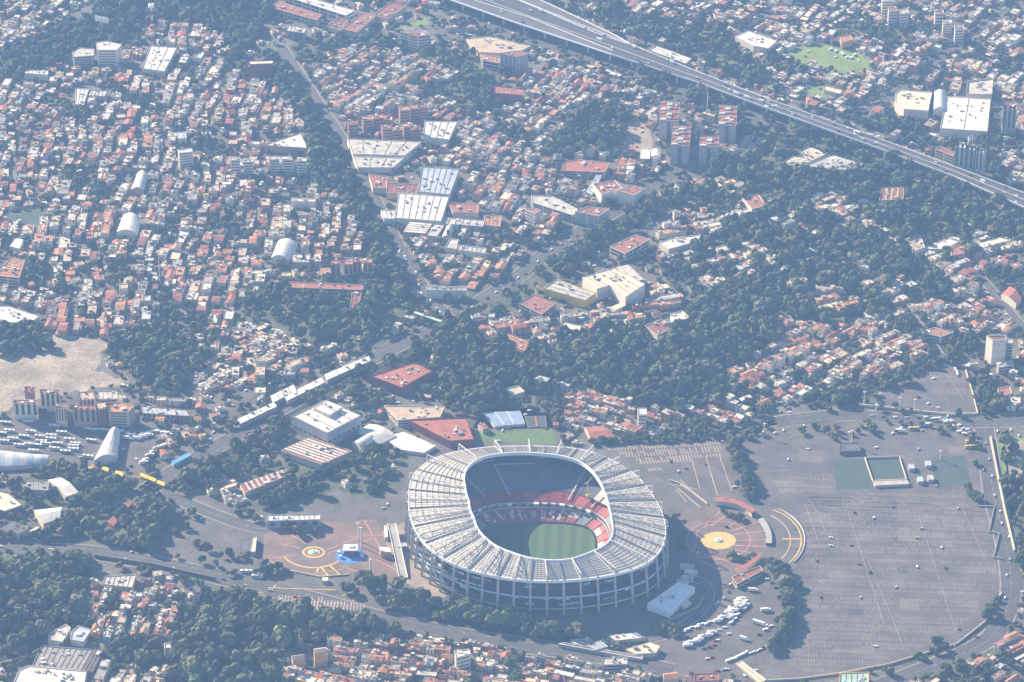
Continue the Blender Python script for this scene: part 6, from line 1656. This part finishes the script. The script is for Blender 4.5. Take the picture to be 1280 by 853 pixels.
AV = 'on the avenue beside the tree belt'
row('car', [(352,70),(378,118),(418,182),(458,252),(502,322),(535,378)], 30, AV, jit=2.5, z=.35)
row('car', [(500,310),(520,340),(540,372),(552,395)], 18, 'in the traffic at the avenue junction', jit=4, z=.35)
row('car', [(440,430),(470,408),(490,390),(478,412),(462,425)], 24, 'on the wide street behind the avenue junction', ang=.7, jit=3)
row('car', [(560,402),(600,378),(640,354),(690,314),(760,272)], 22, 'on the dual road through the trees', jit=3, z=.35)
row('car', [(640,412),(660,415),(680,418),(690,410)], 14, 'on the car park below the red school', ang=.5, jit=3)
row('car', [(800,375),(810,378),(806,384),(800,380)], 8, 'beside the curved cream canopy', ang=1.0, jit=2)
TW = 'on the motorway'
for k in range(80):
    i = vr.randrange(2, NM - 2); f = vr.choice([.1, .26, .42, .58, .74, .9])
    a, b = Lw[i] + (U[i] - Lw[i]) * f, Lw[i + 1] + (U[i + 1] - Lw[i + 1]) * f
    px, py = PX(a[0], a[1], ZM)
    if -5 < px < 1285 and -5 < py < 858: VEH.append((vr.choice(['car'] * 6 + ['van', 'lorry']), carcol(), px, py, math.atan2(b[1] - a[1], b[0] - a[0]) + (math.pi if f > .5 else 0), TW, ZM + .2))
row('car', [(700,70),(800,105),(900,145),(960,162),(1050,195),(1150,228),(1260,275)], 34, 'on the lower road under the motorway', jit=2)
row('car', [(1185,118),(1195,108),(1190,98),(1200,104)], 14, 'on the car park behind the mall', jit=3, ang=1.2)
row('car', [(1150,158),(1165,158),(1160,150)], 8, 'in front of the mall', jit=3)
row('van', [(1040,62),(1056,70),(1064,74),(1074,66)], 8, 'on the far grass field', 'white', ang=.4, jit=2)
row('bus', [(6,300),(16,288),(22,280)], 7, 'in the coach yard at the picture edge', 'white', ang=.9, jit=1)
row('bus', [(22,306),(32,292),(36,284)], 8, 'in the coach yard at the picture edge', 'white', ang=.9, jit=1)
row('van', [(102,280),(108,266),(114,252),(121,246)], 12, 'in the steep white line in the dense quarter', 'white', ang=.05, jit=.5, skip=0)
row('van', [(14,253),(30,254),(47,257)], 9, 'in the blue and white row by the green court', 'blue', ang=1.2, jit=.5, skip=0)
row('car', [(775,185),(790,175),(805,160),(780,160),(795,185)], 10, 'on the bare car park by the tower blocks', jit=3)
row('car', [(868,166),(880,160),(893,165)], 8, 'between the tower blocks', ang=1.5, jit=3)
row('car', [(70,36),(60,42),(50,48),(85,24)], 8, 'on the far wooded highway', 'white', jit=2)
for x, y in FILLCARS: put('car', carcol(), x, y, vr.uniform(0, 3.1), 'in the yards between the buildings')
# labels: the colour, the kind, the place, and which of the like ones
VEH.sort(key=lambda v: v[2])
KN = {'car': 'parked_car', 'van': 'van', 'lorry': 'lorry', 'trailer': 'articulated_lorry', 'bus': 'bus'}
KW = {'car': 'car', 'van': 'van', 'lorry': 'box lorry', 'trailer': 'long articulated lorry', 'bus': 'bus'}
cnt, seen, made = {}, {}, {}
for v in VEH: cnt[(v[0], v[1], v[5])] = cnt.get((v[0], v[1], v[5]), 0) + 1
cars = sorted([v for v in VEH if v[0] == 'car'], key=lambda v: -v[3]); keep_cars = {id(v) for v in cars[:295]}
rest = MB()
for v in VEH:
    kind, col, px, py, an, place, z = v
    k = (kind, col, place); seen[k] = seen.get(k, 0) + 1
    loc = P(px, py, z)
    if kind == 'car' and id(v) not in keep_cars:
        rest.box((loc[0], loc[1], z + .3), (4.4, 1.75, .65), CC[col], an); rest.box((loc[0], loc[1], z + .95), (2.4, 1.5, .5), M_win, an, CC[col]); continue
    lb = f'{col if not (kind == "bus" and col == "green") else "white and green"} {KW[kind]} {place}'
    if cnt[k] > 1: lb = f'{ordinal(seen[k])} {lb}'.replace('first ', 'leftmost ', 1)
    t = thing(KN[kind], lb, {'trailer': 'lorry'}.get(kind, kind), tuple(loc), an, {'car': 'cars', 'van': 'vans', 'lorry': 'lorries', 'trailer': None, 'bus': 'buses'}[kind])
    for nm, me in proto_vehicle(kind, col):
        o = bpy.data.objects.new(nm, me); COL.objects.link(o); o.parent = t
if rest.f: tag(rest.build('distant_cars'), kind='stuff')
print('VEH', len(VEH), len(cars))
